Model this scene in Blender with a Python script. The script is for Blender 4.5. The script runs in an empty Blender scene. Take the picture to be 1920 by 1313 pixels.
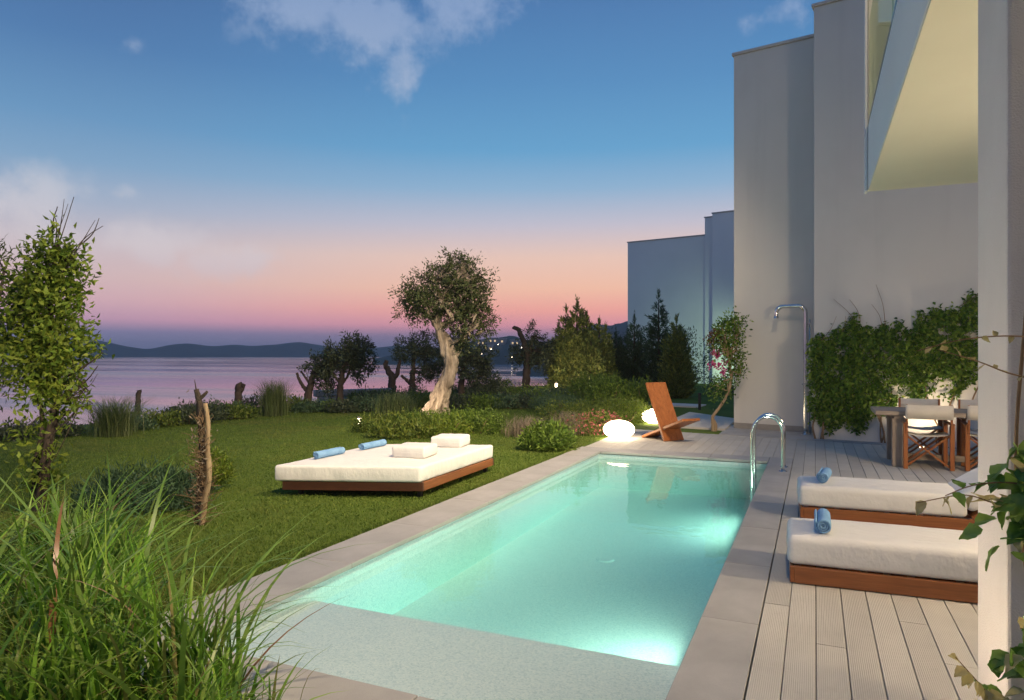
import bpy, bmesh, math, random
import numpy as np
from mathutils import Vector, Matrix
from mathutils import noise as mnoise

rad = math.radians
rng = np.random.default_rng(7)
random.seed(7)
scene = bpy.context.scene
C = scene.collection

def lin(r, g, b):
    f = lambda c: (c / 255 / 12.92) if c / 255 <= 0.04045 else ((c / 255 + 0.055) / 1.055) ** 2.4
    return (f(r), f(g), f(b), 1.0)

# ------------------------------------------------------------------ camera
YAW = 23.83
cam_d = bpy.data.cameras.new('camera')
cam = bpy.data.objects.new('camera', cam_d)
C.objects.link(cam)
cam.location = (0, 0, 1.6)
cam.rotation_euler = (rad(90), 0, rad(YAW))
cam_d.sensor_width = 36
cam_d.lens = 24.11
cam_d.shift_y = 0.0039
cam_d.clip_start = 0.05
cam_d.clip_end = 40000
scene.camera = cam

# ------------------------------------------------------------------ sky
class NT:
    """small helper to write node trees"""
    def __init__(s, tree):
        s.t = tree
    def n(s, kind, **kw):
        nd = s.t.nodes.new(kind)
        for k, v in kw.items():
            setattr(nd, k, v)
        return nd
    def l(s, a, b):
        s.t.links.new(a, b)
    def put(s, sock, v):
        if hasattr(v, 'is_linked') or hasattr(v, 'links'):
            s.l(v, sock)
        else:
            sock.default_value = v
    def m(s, op, a, b=0.0, c=None, clamp=False):
        nd = s.n('ShaderNodeMath', operation=op, use_clamp=clamp)
        s.put(nd.inputs[0], a); s.put(nd.inputs[1], b)
        if c is not None:
            s.put(nd.inputs[2], c)
        return nd.outputs[0]
    def ramp(s, fac, stops, interp='LINEAR'):
        nd = s.n('ShaderNodeValToRGB')
        cr = nd.color_ramp
        cr.interpolation = interp
        while len(cr.elements) < len(stops):
            cr.elements.new(0.5)
        for e, (p, c) in zip(cr.elements, stops):
            e.position = p
            e.color = c
        s.put(nd.inputs[0], fac)
        return nd.outputs[0]
    def mix(s, fac, a, b, blend='MIX'):
        nd = s.n('ShaderNodeMix', data_type='RGBA', blend_type=blend)
        s.put(nd.inputs[0], fac); s.put(nd.inputs[6], a); s.put(nd.inputs[7], b)
        return nd.outputs[2]
    def smooth(s, v, lo, hi):
        nd = s.n('ShaderNodeMapRange', interpolation_type='SMOOTHSTEP')
        s.put(nd.inputs[0], v); nd.inputs[1].default_value = lo; nd.inputs[2].default_value = hi
        return nd.outputs[0]
    def noise(s, vec, scale, detail=4.0, rough=0.55, out=0):
        nd = s.n('ShaderNodeTexNoise')
        if vec is not None:
            s.l(vec, nd.inputs['Vector'])
        nd.inputs['Scale'].default_value = scale
        nd.inputs['Detail'].default_value = detail
        nd.inputs['Roughness'].default_value = rough
        return nd.outputs[out]

world = bpy.data.worlds.new('World')
scene.world = world
world.use_nodes = True
wt = NT(world.node_tree)
for nd in list(world.node_tree.nodes):
    world.node_tree.nodes.remove(nd)
tc = wt.n('ShaderNodeTexCoord')
sep = wt.n('ShaderNodeSeparateXYZ')
wt.l(tc.outputs['Generated'], sep.inputs[0])
el = wt.m('ARCSINE', sep.outputs[2])
az = wt.m('ARCTAN2', sep.outputs[0], sep.outputs[1])
fac = wt.m('MULTIPLY', el, 1 / rad(60), clamp=True)       # 0 at the horizon, 1 at 60 degrees
def st(deg, r, g, b):
    return (max(deg, 0) / 60.0, lin(r, g, b))
warm = wt.ramp(fac, [st(0, 128, 124, 156), st(1.5, 146, 128, 160), st(2.4, 226, 152, 168), st(3.6, 246, 168, 160), st(5.4, 246, 192, 168),
                     st(8, 234, 198, 184), st(10.6, 194, 190, 205), st(13.5, 140, 176, 208), st(16.5, 98, 160, 204), st(21.5, 84, 140, 190), st(28, 72, 118, 172), st(60, 68, 114, 168)])
cool = wt.ramp(fac, [st(0, 122, 130, 164), st(1.6, 130, 130, 168), st(2.5, 200, 158, 184), st(4.0, 216, 177, 187), st(5.5, 215, 186, 189),
                     st(8, 202, 190, 198), st(10.6, 166, 178, 200), st(13.5, 128, 164, 198), st(16.5, 104, 150, 192), st(21.5, 80, 124, 174), st(28, 66, 102, 154), st(60, 68, 112, 166)])
# the afterglow sits a little to the right of the pool axis
glow_dir = rad(-8)
daz = wt.m('COSINE', wt.m('SUBTRACT', az, glow_dir))
wf = wt.smooth(daz, 0.66, 1.0)
col = wt.mix(wf, cool, warm)
# clouds: soft banks, broken up by noise
vec = tc.outputs['Generated']
cl_noise = wt.noise(vec, 11.0, 8.0, 0.62)
cl_fine = wt.noise(vec, 34.0, 6.0, 0.62)
def blob(azd, eld, sa, se):
    a = wt.m('DIVIDE', wt.m('SUBTRACT', az, rad(azd)), rad(sa))
    b = wt.m('DIVIDE', wt.m('SUBTRACT', el, rad(eld)), rad(se))
    q = wt.m('ADD', wt.m('MULTIPLY', a, a), wt.m('MULTIPLY', b, b))
    return wt.m('EXPONENT', wt.m('MULTIPLY', q, -1.0))
def px_dir(px, py):
    th = math.degrees(math.atan((px - 960) / 1286))
    e = math.degrees(math.atan((664 - py) / math.hypot(1286, px - 960)))
    return th - YAW, e
tot = None
for (px, py, sa, se, k) in [(560, -10, 5.5, 3.6, 1.0), (690, 40, 5, 3.6, 1.1), (750, 140, 1.9, 3.2, 1.0), (870, 5, 5, 2.6, 1.0), (30, 375, 4.5, 2.4, 1.0), (60, 450, 8, 3.0, .85),
                            (285, 450, 5.2, 2.2, 1.0), (430, 490, 6, 1.6, .85), (255, 82, 1.7, .9, .75), (240, 362, 1.8, .7, .7), (1405, 45, 1.6, 1.2, .6), (1490, 20, 3.0, 1.6, .55)]:
    a_, e_ = px_dir(px, py)
    bb = wt.m('MULTIPLY', blob(a_, e_, sa, se), k)
    tot = bb if tot is None else wt.m('MAXIMUM', tot, bb)
nz = wt.smooth(wt.m('ADD', wt.m('MULTIPLY', cl_noise, 0.7), wt.m('MULTIPLY', cl_fine, 0.3)), 0.34, 0.66)
cm = wt.smooth(wt.m('SUBTRACT', wt.m('MULTIPLY', tot, 1.45), wt.m('MULTIPLY', wt.m('SUBTRACT', 1.0, nz), 0.95)), -.05, 1.05)
cloud_col = wt.ramp(fac, [st(3, 212, 182, 188), st(8, 212, 202, 208), st(13, 190, 198, 212), st(27, 140, 164, 202)])
col = wt.mix(wt.m('MULTIPLY', cm, 0.82), col, cloud_col)
# a trace of the physical twilight sky on top
sky = wt.n('ShaderNodeTexSky', sky_type='NISHITA')
sky.sun_disc = False
sky.sun_elevation = rad(-1.5)
sky.sun_rotation = glow_dir
sky_k = wt.mix(1.0, sky.outputs[0], (0.05, 0.05, 0.05, 1), 'MULTIPLY')
col = wt.mix(1.0, col, sky_k, 'ADD')
bg = wt.n('ShaderNodeBackground')
wt.l(col, bg.inputs[0])
bg.inputs[1].default_value = 1.0
wo = wt.n('ShaderNodeOutputWorld')
wt.l(bg.outputs[0], wo.inputs[0])

scene.view_settings.view_transform = 'Standard'
scene.view_settings.look = 'None'
scene.view_settings.exposure = 0.0
scene.view_settings.gamma = 1.0
scene.view_settings.use_curve_mapping = False
scene.render.engine = 'CYCLES'
cy = scene.cycles
cy.use_denoising = True
cy.max_bounces = 8
cy.diffuse_bounces = 3
cy.glossy_bounces = 4
cy.transparent_max_bounces = 12
cy.sample_clamp_indirect = 6.0
cy.caustics_reflective = False
cy.caustics_refractive = False

# ------------------------------------------------------------------ helpers
def tag(o, label=None, cat=None, group=None, kind=None):
    if label: o['label'] = label
    if cat: o['category'] = cat
    if group: o['group'] = group
    if kind: o['kind'] = kind
    return o

def empty(name, loc=(0, 0, 0), rz=0.0, label=None, cat=None, group=None):
    o = bpy.data.objects.new(name, None)
    o.empty_display_size = 0.2
    C.objects.link(o)
    o.location = loc
    o.rotation_euler = (0, 0, rz)
    return tag(o, label, cat, group)

def link(name, me, material=None, parent=None, smooth=False, loc=None):
    if material is not None and len(me.materials) == 0:
        me.materials.append(material)
    if smooth:
        me.polygons.foreach_set('use_smooth', [True] * len(me.polygons))
    o = bpy.data.objects.new(name, me)
    C.objects.link(o)
    if parent is not None:
        o.parent = parent
    if loc is not None:
        o.location = loc
    return o

def np_mesh(name, V, F):
    """V (n,3) float, F (m,k) int, all faces with k corners"""
    me = bpy.data.meshes.new(name)
    V = np.asarray(V, dtype=np.float32); F = np.asarray(F, dtype=np.int32)
    m, k = F.shape
    me.vertices.add(len(V)); me.vertices.foreach_set('co', V.ravel())
    me.loops.add(m * k); me.loops.foreach_set('vertex_index', F.ravel())
    me.polygons.add(m)
    me.polygons.foreach_set('loop_start', np.arange(0, m * k, k, dtype=np.int32))
    me.polygons.foreach_set('loop_total', np.full(m, k, dtype=np.int32))
    me.update(calc_edges=True)
    return me

def bm_mesh(name, bm):
    bmesh.ops.recalc_face_normals(bm, faces=bm.faces)
    me = bpy.data.meshes.new(name)
    bm.to_mesh(me)
    bm.free()
    return me

def add_box(bm, c, s, rot=None, bev=0.0, seg=1):
    r = bmesh.ops.create_cube(bm, size=1.0)
    vs = r['verts']
    bmesh.ops.scale(bm, vec=s, verts=vs)
    if bev > 0:
        es = list({e for v in vs for e in v.link_edges})
        rb = bmesh.ops.bevel(bm, geom=es, offset=bev, segments=seg, affect='EDGES', profile=0.5)
        vs = list({v for f in rb['faces'] for v in f.verts} | {v for v in vs if v.is_valid})
    if rot is not None:
        bmesh.ops.rotate(bm, cent=(0, 0, 0), matrix=rot, verts=vs)
    bmesh.ops.translate(bm, vec=c, verts=vs)
    return vs

def box_mesh(name, c, s, rot=None, bev=0.0, seg=1):
    bm = bmesh.new()
    add_box(bm, c, s, rot, bev, seg)
    return bm_mesh(name, bm)

def box(name, c, s, material, parent=None, rot=None, bev=0.0, seg=1, smooth=False):
    return link(name, box_mesh(name, c, s, rot, bev, seg), material, parent, smooth)

def bar_mesh(name, a, b, w, t, bev=0.003):
    """rectangular bar from a to b, w wide, t thick"""
    a = Vector(a); b = Vector(b)
    d = b - a
    q = d.to_track_quat('Z', 'Y')
    return box_mesh(name, (a + b) / 2, (w, t, d.length), q.to_matrix(), bev)

def tube_geo(path, radii, segs=8, wob=0.0, caps=True):
    P = np.asarray(path, float); n = len(P)
    R = np.broadcast_to(np.asarray(radii, float), (n,))
    T = np.gradient(P, axis=0)
    T /= np.linalg.norm(T, axis=1)[:, None] + 1e-9
    up = np.array([0, 0, 1.0]) if abs(T[0, 2]) < 0.9 else np.array([1.0, 0, 0])
    V = []; nv = np.cross(T[0], up); nv /= np.linalg.norm(nv)
    ang = np.linspace(0, 2 * np.pi, segs, endpoint=False)
    ph = rng.random(3) * 6.28
    fq = 1.0 if segs <= 20 else .12
    for i in range(n):
        nv = nv - T[i] * np.dot(nv, T[i]); nv /= np.linalg.norm(nv) + 1e-9
        bv = np.cross(T[i], nv)
        r = R[i] * (1 + wob * (0.6 * np.sin(3 * ang + ph[0] + i * .55 * fq) + 0.5 * np.sin(5 * ang + ph[1] - i * .8 * fq) + 0.35 * np.sin(2 * ang + ph[2] + i * 1.3 * fq)))
        V.append(P[i] + r[:, None] * (np.cos(ang)[:, None] * nv + np.sin(ang)[:, None] * bv))
    V = np.concatenate(V)
    F = []
    for i in range(n - 1):
        for j in range(segs):
            k = (j + 1) % segs
            F.append((i * segs + j, i * segs + k, (i + 1) * segs + k, (i + 1) * segs + j))
    if caps:
        V = np.concatenate([V, P[:1], P[-1:]])
        c0 = n * segs; c1 = c0 + 1
        for j in range(segs):
            k = (j + 1) % segs
            F.append((c0, k, j, j)); F.append((c1, (n - 1) * segs + j, (n - 1) * segs + k, (n - 1) * segs + k))
    return V, F

class Geo:
    """collects tubes into one mesh (triangle caps are degenerate-free)"""
    def __init__(s):
        s.V = []; s.F = []; s.n = 0
    def add(s, VF):
        V, F = VF
        s.V.append(np.asarray(V, float))
        for f in F:
            f = [i + s.n for i in f]
            s.F.append(f[:3] if f[-1] == f[-2] else f)
        s.n += len(V)
        return s
    def mesh(s, name):
        me = bpy.data.meshes.new(name)
        me.from_pydata(np.concatenate(s.V).tolist(), [], s.F)
        me.update()
        return me

def bez(pts, n=24):
    """Catmull-Rom through the points"""
    P = [np.array(p, float) for p in pts]
    P = [2 * P[0] - P[1]] + P + [2 * P[-1] - P[-2]]
    out = []
    segs = len(P) - 3
    for k in range(n):
        t = k / (n - 1) * segs
        i = min(int(t), segs - 1); u = t - i
        p0, p1, p2, p3 = P[i:i + 4]
        out.append(0.5 * ((2 * p1) + (-p0 + p2) * u + (2 * p0 - 5 * p1 + 4 * p2 - p3) * u * u + (-p0 + 3 * p1 - 3 * p2 + p3) * u ** 3))
    return np.array(out)

Rv = np.array([math.cos(rad(YAW)), math.sin(rad(YAW)), 0.0])     # across the view
Fv = np.array([-math.sin(rad(YAW)), math.cos(rad(YAW)), 0.0])    # along the view
def rf(r, z, f=0.0):
    return Rv * r + Fv * f + np.array([0, 0, z])

# ---------- foliage
def unit(a):
    return a / (np.linalg.norm(a, axis=1)[:, None] + 1e-9)

def leaf_geo(P, D, L, W, droop=0.15, hint=None, loose=.6):
    n = len(P)
    L = np.broadcast_to(L, (n,))[:, None]; W = np.broadcast_to(W, (n,))[:, None]
    D = unit(D)
    nh = unit(rng.normal(size=(n, 3))) if hint is None else unit(hint) + rng.normal(size=(n, 3)) * loose
    S = unit(np.cross(nh, D))
    N_ = np.cross(D, S)
    N = N_
    mid = P + D * L * 0.45
    V = np.stack([P, mid + S * W * .5 + N * W * .12, P + D * L - N * L * droop, mid - S * W * .5 + N * W * .12], 1).reshape(-1, 3)
    F = np.arange(4 * n).reshape(n, 4)
    return V, F

def lobes_points(lobes, n, shell=0.55):
    """points in ellipsoid lobes (centre, radii), mostly near the surface; also the outward direction"""
    vol = np.array([l[1][0] * l[1][1] * l[1][2] for l in lobes]) ** 0.7
    w = vol * np.array([l[2] if len(l) > 2 else 1.0 for l in lobes])
    idx = rng.choice(len(lobes), n, p=w / w.sum())
    c = np.array([l[0] for l in lobes], float)[idx]
    r = np.array([l[1] for l in lobes], float)[idx]
    d = unit(rng.normal(size=(n, 3)))
    s = shell + (1 - shell) * rng.random((n, 1))
    s = s * (0.82 + 0.3 * rng.random((n, 1)))
    return c + d * r * s, d

def crown_geo(lobes, clumps, per, L, W, clump_r=0.12, up=0.3, shell=0.5, droop=0.15, along=0.0):
    pc, pd = lobes_points(lobes, clumps, shell)
    off = rng.normal(size=(clumps, per, 3)) * clump_r
    tw = unit(pd + rng.normal(size=(clumps, 3)) * .7 + np.array([0, 0, up]))
    t = rng.random((clumps, per, 1)) * along
    P = (pc[:, None, :] + off + tw[:, None, :] * t).reshape(-1, 3)
    D = (tw[:, None, :] * .8 + rng.normal(size=(clumps, per, 3)) * .65 + np.array([0, 0, up * .5])).reshape(-1, 3)
    n = len(P)
    H = np.repeat(pd, per, 0) + np.array([0, 0, .35])
    return leaf_geo(P, D, L * (0.6 + 0.7 * rng.random(n)), W * (0.7 + 0.6 * rng.random(n)), droop, H, .75)

def blade_geo(B, H, R, az, W, segs=5, droop=0.25, twist=0.3):
    """grass blades: base points B (n,3), height H, reach R, azimuth az, width W"""
    n = len(B)
    t = np.linspace(0, 1, segs + 1)
    dirh = np.stack([np.cos(az), np.sin(az), np.zeros(n)], 1)
    side = np.stack([-np.sin(az + twist), np.cos(az + twist), np.zeros(n)], 1)
    dr = np.broadcast_to(droop, (n,))
    rows = []
    for ti in t:
        p = B + dirh * (R * ti ** 2.0)[:, None] + np.array([0, 0, 1.0]) * (H * (ti - dr * ti ** 3.2))[:, None]
        w = (W * (1 - ti ** 2.2) * (0.55 + 0.45 * min(1, ti * 4)))[:, None]
        rows.append(np.stack([p - side * w * .5, p + side * w * .5], 1))
    V = np.stack(rows, 1).reshape(-1, 3)          # n, segs+1, 2
    base = np.arange(n)[:, None, None] * (2 * (segs + 1))
    k = np.arange(segs)[None, :, None] * 2
    F = (base + k + np.array([0, 1, 3, 2])[None, None, :]).reshape(-1, 4)
    return V, F

def cat_geo(gs):
    V = []; F = []; o = 0
    for v, f in gs:
        V.append(v); F.append(np.asarray(f) + o); o += len(v)
    return np.concatenate(V), np.concatenate(F)

# ------------------------------------------------------------------ materials
def new_mat(name):
    m = bpy.data.materials.new(name)
    m.use_nodes = True
    t = NT(m.node_tree)
    for nd in list(m.node_tree.nodes):
        m.node_tree.nodes.remove(nd)
    out = t.n('ShaderNodeOutputMaterial')
    return m, t, out

def principled(t, base, rough=0.6, spec=0.4, metal=0.0, normal=None):
    p = t.n('ShaderNodeBsdfPrincipled')
    t.put(p.inputs['Base Color'], base)
    t.put(p.inputs['Roughness'], rough)
    p.inputs['Specular IOR Level'].default_value = spec
    p.inputs['Metallic'].default_value = metal
    if normal is not None:
        t.l(normal, p.inputs['Normal'])
    return p

def bump(t, h, strength=0.3, dist=0.01):
    b = t.n('ShaderNodeBump')
    b.inputs['Strength'].default_value = strength
    b.inputs['Distance'].default_value = dist
    t.l(h, b.inputs['Height'])
    return b.outputs[0]

def c4(r, g, b):
    return (r, g, b, 1.0)

def surf_mat(name, a, b, scale=3.0, rough=0.75, spec=0.3, bscale=60.0, bstr=0.25, bdist=0.004, detail=5, stretch=None, coords='Object', metal=0.0, speck=None):
    m, t, out = new_mat(name)
    tc = t.n('ShaderNodeTexCoord')
    v = tc.outputs[coords]
    if stretch:
        mp = t.n('ShaderNodeMapping'); mp.inputs['Scale'].default_value = stretch
        t.l(v, mp.inputs[0]); v = mp.outputs[0]
    n1 = t.noise(v, scale, detail, 0.6)
    col = t.ramp(n1, [(0.3, a), (0.7, b)])
    if speck:
        sc_, cs, lo, hi = speck
        ns = t.noise(v, sc_, 2, 0.5)
        col = t.mix(t.smooth(ns, lo, hi), col, cs)
    nb = t.noise(v, bscale, 4, 0.6)
    p = principled(t, col, rough, spec, metal, bump(t, nb, bstr, bdist))
    t.l(p.outputs[0], out.inputs[0])
    return m

def leaf_mat(name, cols, trans=0.3, rough=0.5, spec=0.25):
    m, t, out = new_mat(name)
    g = t.n('ShaderNodeNewGeometry')
    k = len(cols)
    col = t.ramp(g.outputs['Random Per Island'], [(i / max(k - 1, 1), c) for i, c in enumerate(cols)])
    p = principled(t, col, rough, spec)
    tr = t.n('ShaderNodeBsdfTranslucent')
    t.l(col, tr.inputs[0])
    mx = t.n('ShaderNodeMixShader'); mx.inputs[0].default_value = trans
    t.l(p.outputs[0], mx.inputs[1]); t.l(tr.outputs[0], mx.inputs[2])
    t.l(mx.outputs[0], out.inputs[0])
    return m

def wood_mat(name, a, b, axis='X', rough=0.45, spec=0.4, scale=1.0):
    m, t, out = new_mat(name)
    tc = t.n('ShaderNodeTexCoord')
    mp = t.n('ShaderNodeMapping')
    s = {'X': (1.2, 22, 22), 'Y': (22, 1.2, 22), 'Z': (22, 22, 1.2)}[axis]
    mp.inputs['Scale'].default_value = tuple(q * scale for q in s)
    t.l(tc.outputs['Object'], mp.inputs[0])
    n1 = t.noise(mp.outputs[0], 1.0, 6, 0.65)
    n2 = t.noise(mp.outputs[0], 4.0, 3, 0.6)
    mixv = t.m('ADD', t.m('MULTIPLY', n1, 0.7), t.m('MULTIPLY', n2, 0.3))
    oi = t.n('ShaderNodeObjectInfo')
    col = t.ramp(t.m('ADD', mixv, t.m('MULTIPLY', t.m('SUBTRACT', oi.outputs['Random'], 0.5), 0.12)), [(0.32, a), (0.68, b)])
    p = principled(t, col, rough, spec, 0, bump(t, n2, 0.15, 0.002))
    t.l(p.outputs[0], out.inputs[0])
    return m

def emit_mat(name, col, strength):
    m, t, out = new_mat(name)
    e = t.n('ShaderNodeEmission')
    e.inputs[0].default_value = col; e.inputs[1].default_value = strength
    t.l(e.outputs[0], out.inputs[0])
    return m

M = {}
M['plaster'] = surf_mat('plaster', c4(.58, .57, .535), c4(.64, .625, .59), 0.9, 0.9, 0.15, 45, 0.18, 0.004)
def weather(m, amount):
    t = NT(m.node_tree)
    p = [n_ for n_ in m.node_tree.nodes if n_.type == 'BSDF_PRINCIPLED'][0]
    src = p.inputs['Base Color'].links[0].from_socket
    tcx = t.n('ShaderNodeTexCoord')
    mp = t.n('ShaderNodeMapping'); mp.inputs['Scale'].default_value = (3.2, 3.2, .22)
    t.l(tcx.outputs['Object'], mp.inputs[0])
    a_ = t.noise(mp.outputs[0], 1.0, 6, .6)
    b_ = t.noise(tcx.outputs['Object'], .45, 5, .6)
    f_ = t.m('MULTIPLY', t.m('ADD', t.m('MULTIPLY', t.smooth(a_, .5, .78), .6), t.m('MULTIPLY', t.smooth(b_, .45, .75), .5)), amount)
    t.l(t.mix(f_, src, c4(.33, .32, .30)), p.inputs['Base Color'])
weather(M['plaster'], .2)
M['plaster_far'] = surf_mat('plaster_far', c4(.74, .76, .74), c4(.80, .82, .80), 0.5, 0.9, 0.15, 30, 0.1, 0.004)
M['stucco'] = surf_mat('stucco', c4(.68, .64, .60), c4(.75, .71, .67), 2.0, 0.9, 0.15, 150, 0.9, 0.006)
M['soffit'] = surf_mat('soffit', c4(.66, .66, .55), c4(.70, .70, .59), 1.5, 0.9, 0.1, 60, 0.08, 0.003)
M['cap'] = surf_mat('cap', c4(.46, .43, .40), c4(.52, .49, .45), 3, 0.6, 0.3)
M['skirt'] = surf_mat('skirt', c4(.27, .255, .235), c4(.33, .31, .28), 5, 0.75, 0.25)
M['coping'] = surf_mat('coping', c4(.33, .322, .305), c4(.44, .43, .41), 2.2, 0.7, 0.3, 120, 0.25, 0.003, speck=(260, c4(.29, .28, .26), .56, .72))
M['concrete'] = surf_mat('concrete', c4(.52, .48, .41), c4(.62, .57, .49), 1.5, 0.85, 0.2)
M['steel'] = surf_mat('steel', c4(.62, .62, .60), c4(.70, .70, .68), 8, 0.16, 0.5, 200, 0.03, 0.001, metal=1.0)
M['black'] = surf_mat('black_metal', c4(.012, .012, .013), c4(.02, .02, .02), 8, 0.4, 0.4)
M['fabric'] = surf_mat('white_fabric', c4(.72, .71, .68), c4(.77, .76, .73), 2.5, 0.9, 0.15, 5, 0.55, 0.035, stretch=(1.0, 1.6, .7))
M['canvas'] = surf_mat('canvas', c4(.55, .51, .44), c4(.62, .58, .50), 6, 0.9, 0.1, 260, 0.2, 0.002)
M['towel'] = surf_mat('towel_blue', c4(.17, .34, .58), c4(.25, .45, .70), 14, 0.95, 0.1, 160, 0.7, 0.006)
M['teak'] = wood_mat('teak', c4(.17, .058, .02), c4(.31, .115, .04), 'X', 0.42)
M['teak_y'] = wood_mat('teak_y', c4(.17, .058, .02), c4(.31, .115, .04), 'Y', 0.42)
M['teak_z'] = wood_mat('teak_z', c4(.22, .072, .02), c4(.41, .15, .045), 'Z', 0.42)
M['grey_wood'] = wood_mat('grey_wood', c4(.23, .185, .145), c4(.38, .32, .26), 'X', 0.7, 0.2)
M['grey_wood_z'] = wood_mat('grey_wood_z', c4(.23, .185, .145), c4(.38, .32, .26), 'Z', 0.7, 0.2)
M['dark_wood'] = wood_mat('dark_wood', c4(.05, .02, .011), c4(.085, .033, .017), 'X', 0.4)
M['bark'] = surf_mat('bark', c4(.04, .032, .027), c4(.095, .075, .06), 7, 0.9, 0.1, 24, 0.9, 0.03, stretch=(1, 1, .3))
M['olive_bark'] = surf_mat('olive_bark', c4(.10, .078, .06), c4(.46, .39, .31), 7, 0.9, 0.1, 18, 1.0, 0.05, stretch=(1, 1, .22))
M['dry'] = surf_mat('dry_wood', c4(.25, .17, .10), c4(.42, .32, .20), 9, 0.85, 0.1, 30, 0.7, 0.01, stretch=(1, 1, .25))
M['twig'] = surf_mat('twig', c4(.17, .11, .065), c4(.28, .19, .11), 9, 0.9, 0.1)
M['stone'] = surf_mat('stone', c4(.24, .23, .22), c4(.42, .40, .38), 4, 0.9, 0.1, 14, 0.8, 0.03)
M['soil'] = surf_mat('soil', c4(.05, .04, .028), c4(.10, .075, .05), 6, 0.95, 0.05, 40, 0.8, 0.02)
M['leaf_olive'] = leaf_mat('leaf_olive', [c4(0.033, 0.047, 0.016), c4(0.069, 0.092, 0.032), c4(0.116, 0.142, 0.056)], 0.15)
M['leaf_dark'] = leaf_mat('leaf_dark', [c4(0.041, 0.061, 0.030), c4(0.081, 0.105, 0.057)], 0.12)
M['leaf_yellow'] = leaf_mat('leaf_yellow', [c4(0.081, 0.144, 0.016), c4(0.149, 0.235, 0.028), c4(0.229, 0.287, 0.038), c4(0.138, 0.196, 0.022)], 0.3)
M['leaf_green'] = leaf_mat('leaf_green', [c4(0.066, 0.122, 0.016), c4(0.122, 0.203, 0.028), c4(0.189, 0.276, 0.041)], 0.28)
M['leaf_ivy'] = leaf_mat('leaf_ivy', [c4(0.031, 0.070, 0.012), c4(0.056, 0.126, 0.017), c4(0.105, 0.203, 0.026), c4(0.168, 0.280, 0.036), c4(0.238, 0.294, 0.060)], 0.3)
M['leaf_conifer'] = leaf_mat('leaf_conifer', [c4(0.073, 0.121, 0.034), c4(0.167, 0.212, 0.053), c4(0.282, 0.301, 0.073)], 0.15)
M['leaf_conifer_d'] = leaf_mat('leaf_conifer_dark', [c4(0.031, 0.070, 0.035), c4(0.066, 0.122, 0.058)], 0.1)
M['leaf_blue'] = leaf_mat('leaf_blue', [c4(0.052, 0.108, 0.053), c4(0.104, 0.161, 0.076)], 0.15)
M['leaf_hedge'] = leaf_mat('leaf_hedge', [c4(0.058, 0.101, 0.017), c4(0.117, 0.177, 0.028), c4(0.215, 0.252, 0.043)], 0.25)
M['leaf_red'] = leaf_mat('leaf_red', [c4(.10, .05, .02), c4(.16, .08, .03)], 0.2)
M['flower_pink'] = leaf_mat('flower_pink', [c4(.50, .13, .14), c4(.65, .25, .23), c4(.40, .10, .13)], 0.3)
M['flower_magenta'] = leaf_mat('flower_magenta', [c4(.5, .05, .2), c4(.62, .1, .28)], 0.3)
M['grass_blade'] = leaf_mat('grass_blade', [c4(0.235, 0.211, 0.068), c4(0.071, 0.172, 0.015), c4(0.135, 0.292, 0.025), c4(0.206, 0.377, 0.040), c4(0.270, 0.411, 0.060), c4(0.094, 0.224, 0.030)], 0.35, 0.4, 0.3)
M['grass_dry'] = leaf_mat('grass_dry', [c4(.24, .19, .13), c4(.36, .29, .22), c4(.20, .17, .12)], 0.3)
M['grass_clump'] = leaf_mat('grass_clump', [c4(0.064, 0.104, 0.032), c4(0.120, 0.168, 0.056), c4(0.192, 0.224, 0.096)], 0.25)

# lawn blades: hue per blade, with drier and lusher patches
m, t, out = new_mat('lawn_blade')
g_ = t.n('ShaderNodeNewGeometry'); tcx = t.n('ShaderNodeTexCoord')
col_ = t.ramp(g_.outputs['Random Per Island'], [(0, c4(.085, .15, .024)), (.5, c4(.135, .205, .034)), (1, c4(.19, .25, .055))])
pn = t.noise(tcx.outputs['Object'], .55, 5, .65)
pn2 = t.noise(tcx.outputs['Object'], 2.6, 4, .6)
col_ = t.mix(t.m('MULTIPLY', t.smooth(pn, .46, .68), .6), col_, c4(.19, .19, .055))
col_ = t.mix(t.m('MULTIPLY', t.smooth(pn2, .5, .72), .5), col_, c4(.06, .11, .018))
p = principled(t, col_, .6, .12)
tl_ = t.n('ShaderNodeBsdfTranslucent'); t.l(col_, tl_.inputs[0])
mx = t.n('ShaderNodeMixShader'); mx.inputs[0].default_value = .3
t.l(p.outputs[0], mx.inputs[1]); t.l(tl_.outputs[0], mx.inputs[2]); t.l(mx.outputs[0], out.inputs[0])
M['lawn_blade'] = m
# lawn ground
m, t, out = new_mat('lawn_ground')
tcx = t.n('ShaderNodeTexCoord')
n1 = t.noise(tcx.outputs['Object'], 0.7, 4, .6)
n2 = t.noise(tcx.outputs['Object'], 35, 4, .7)
colr = t.ramp(t.m('ADD', t.m('MULTIPLY', n1, .55), t.m('MULTIPLY', n2, .45)), [(.3, c4(.06, .095, .016)), (.55, c4(.10, .15, .026)), (.75, c4(.15, .19, .04))])
p = principled(t, colr, .95, .1, 0, bump(t, n2, .8, .02))
t.l(p.outputs[0], out.inputs[0])
M['lawn'] = m

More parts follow.
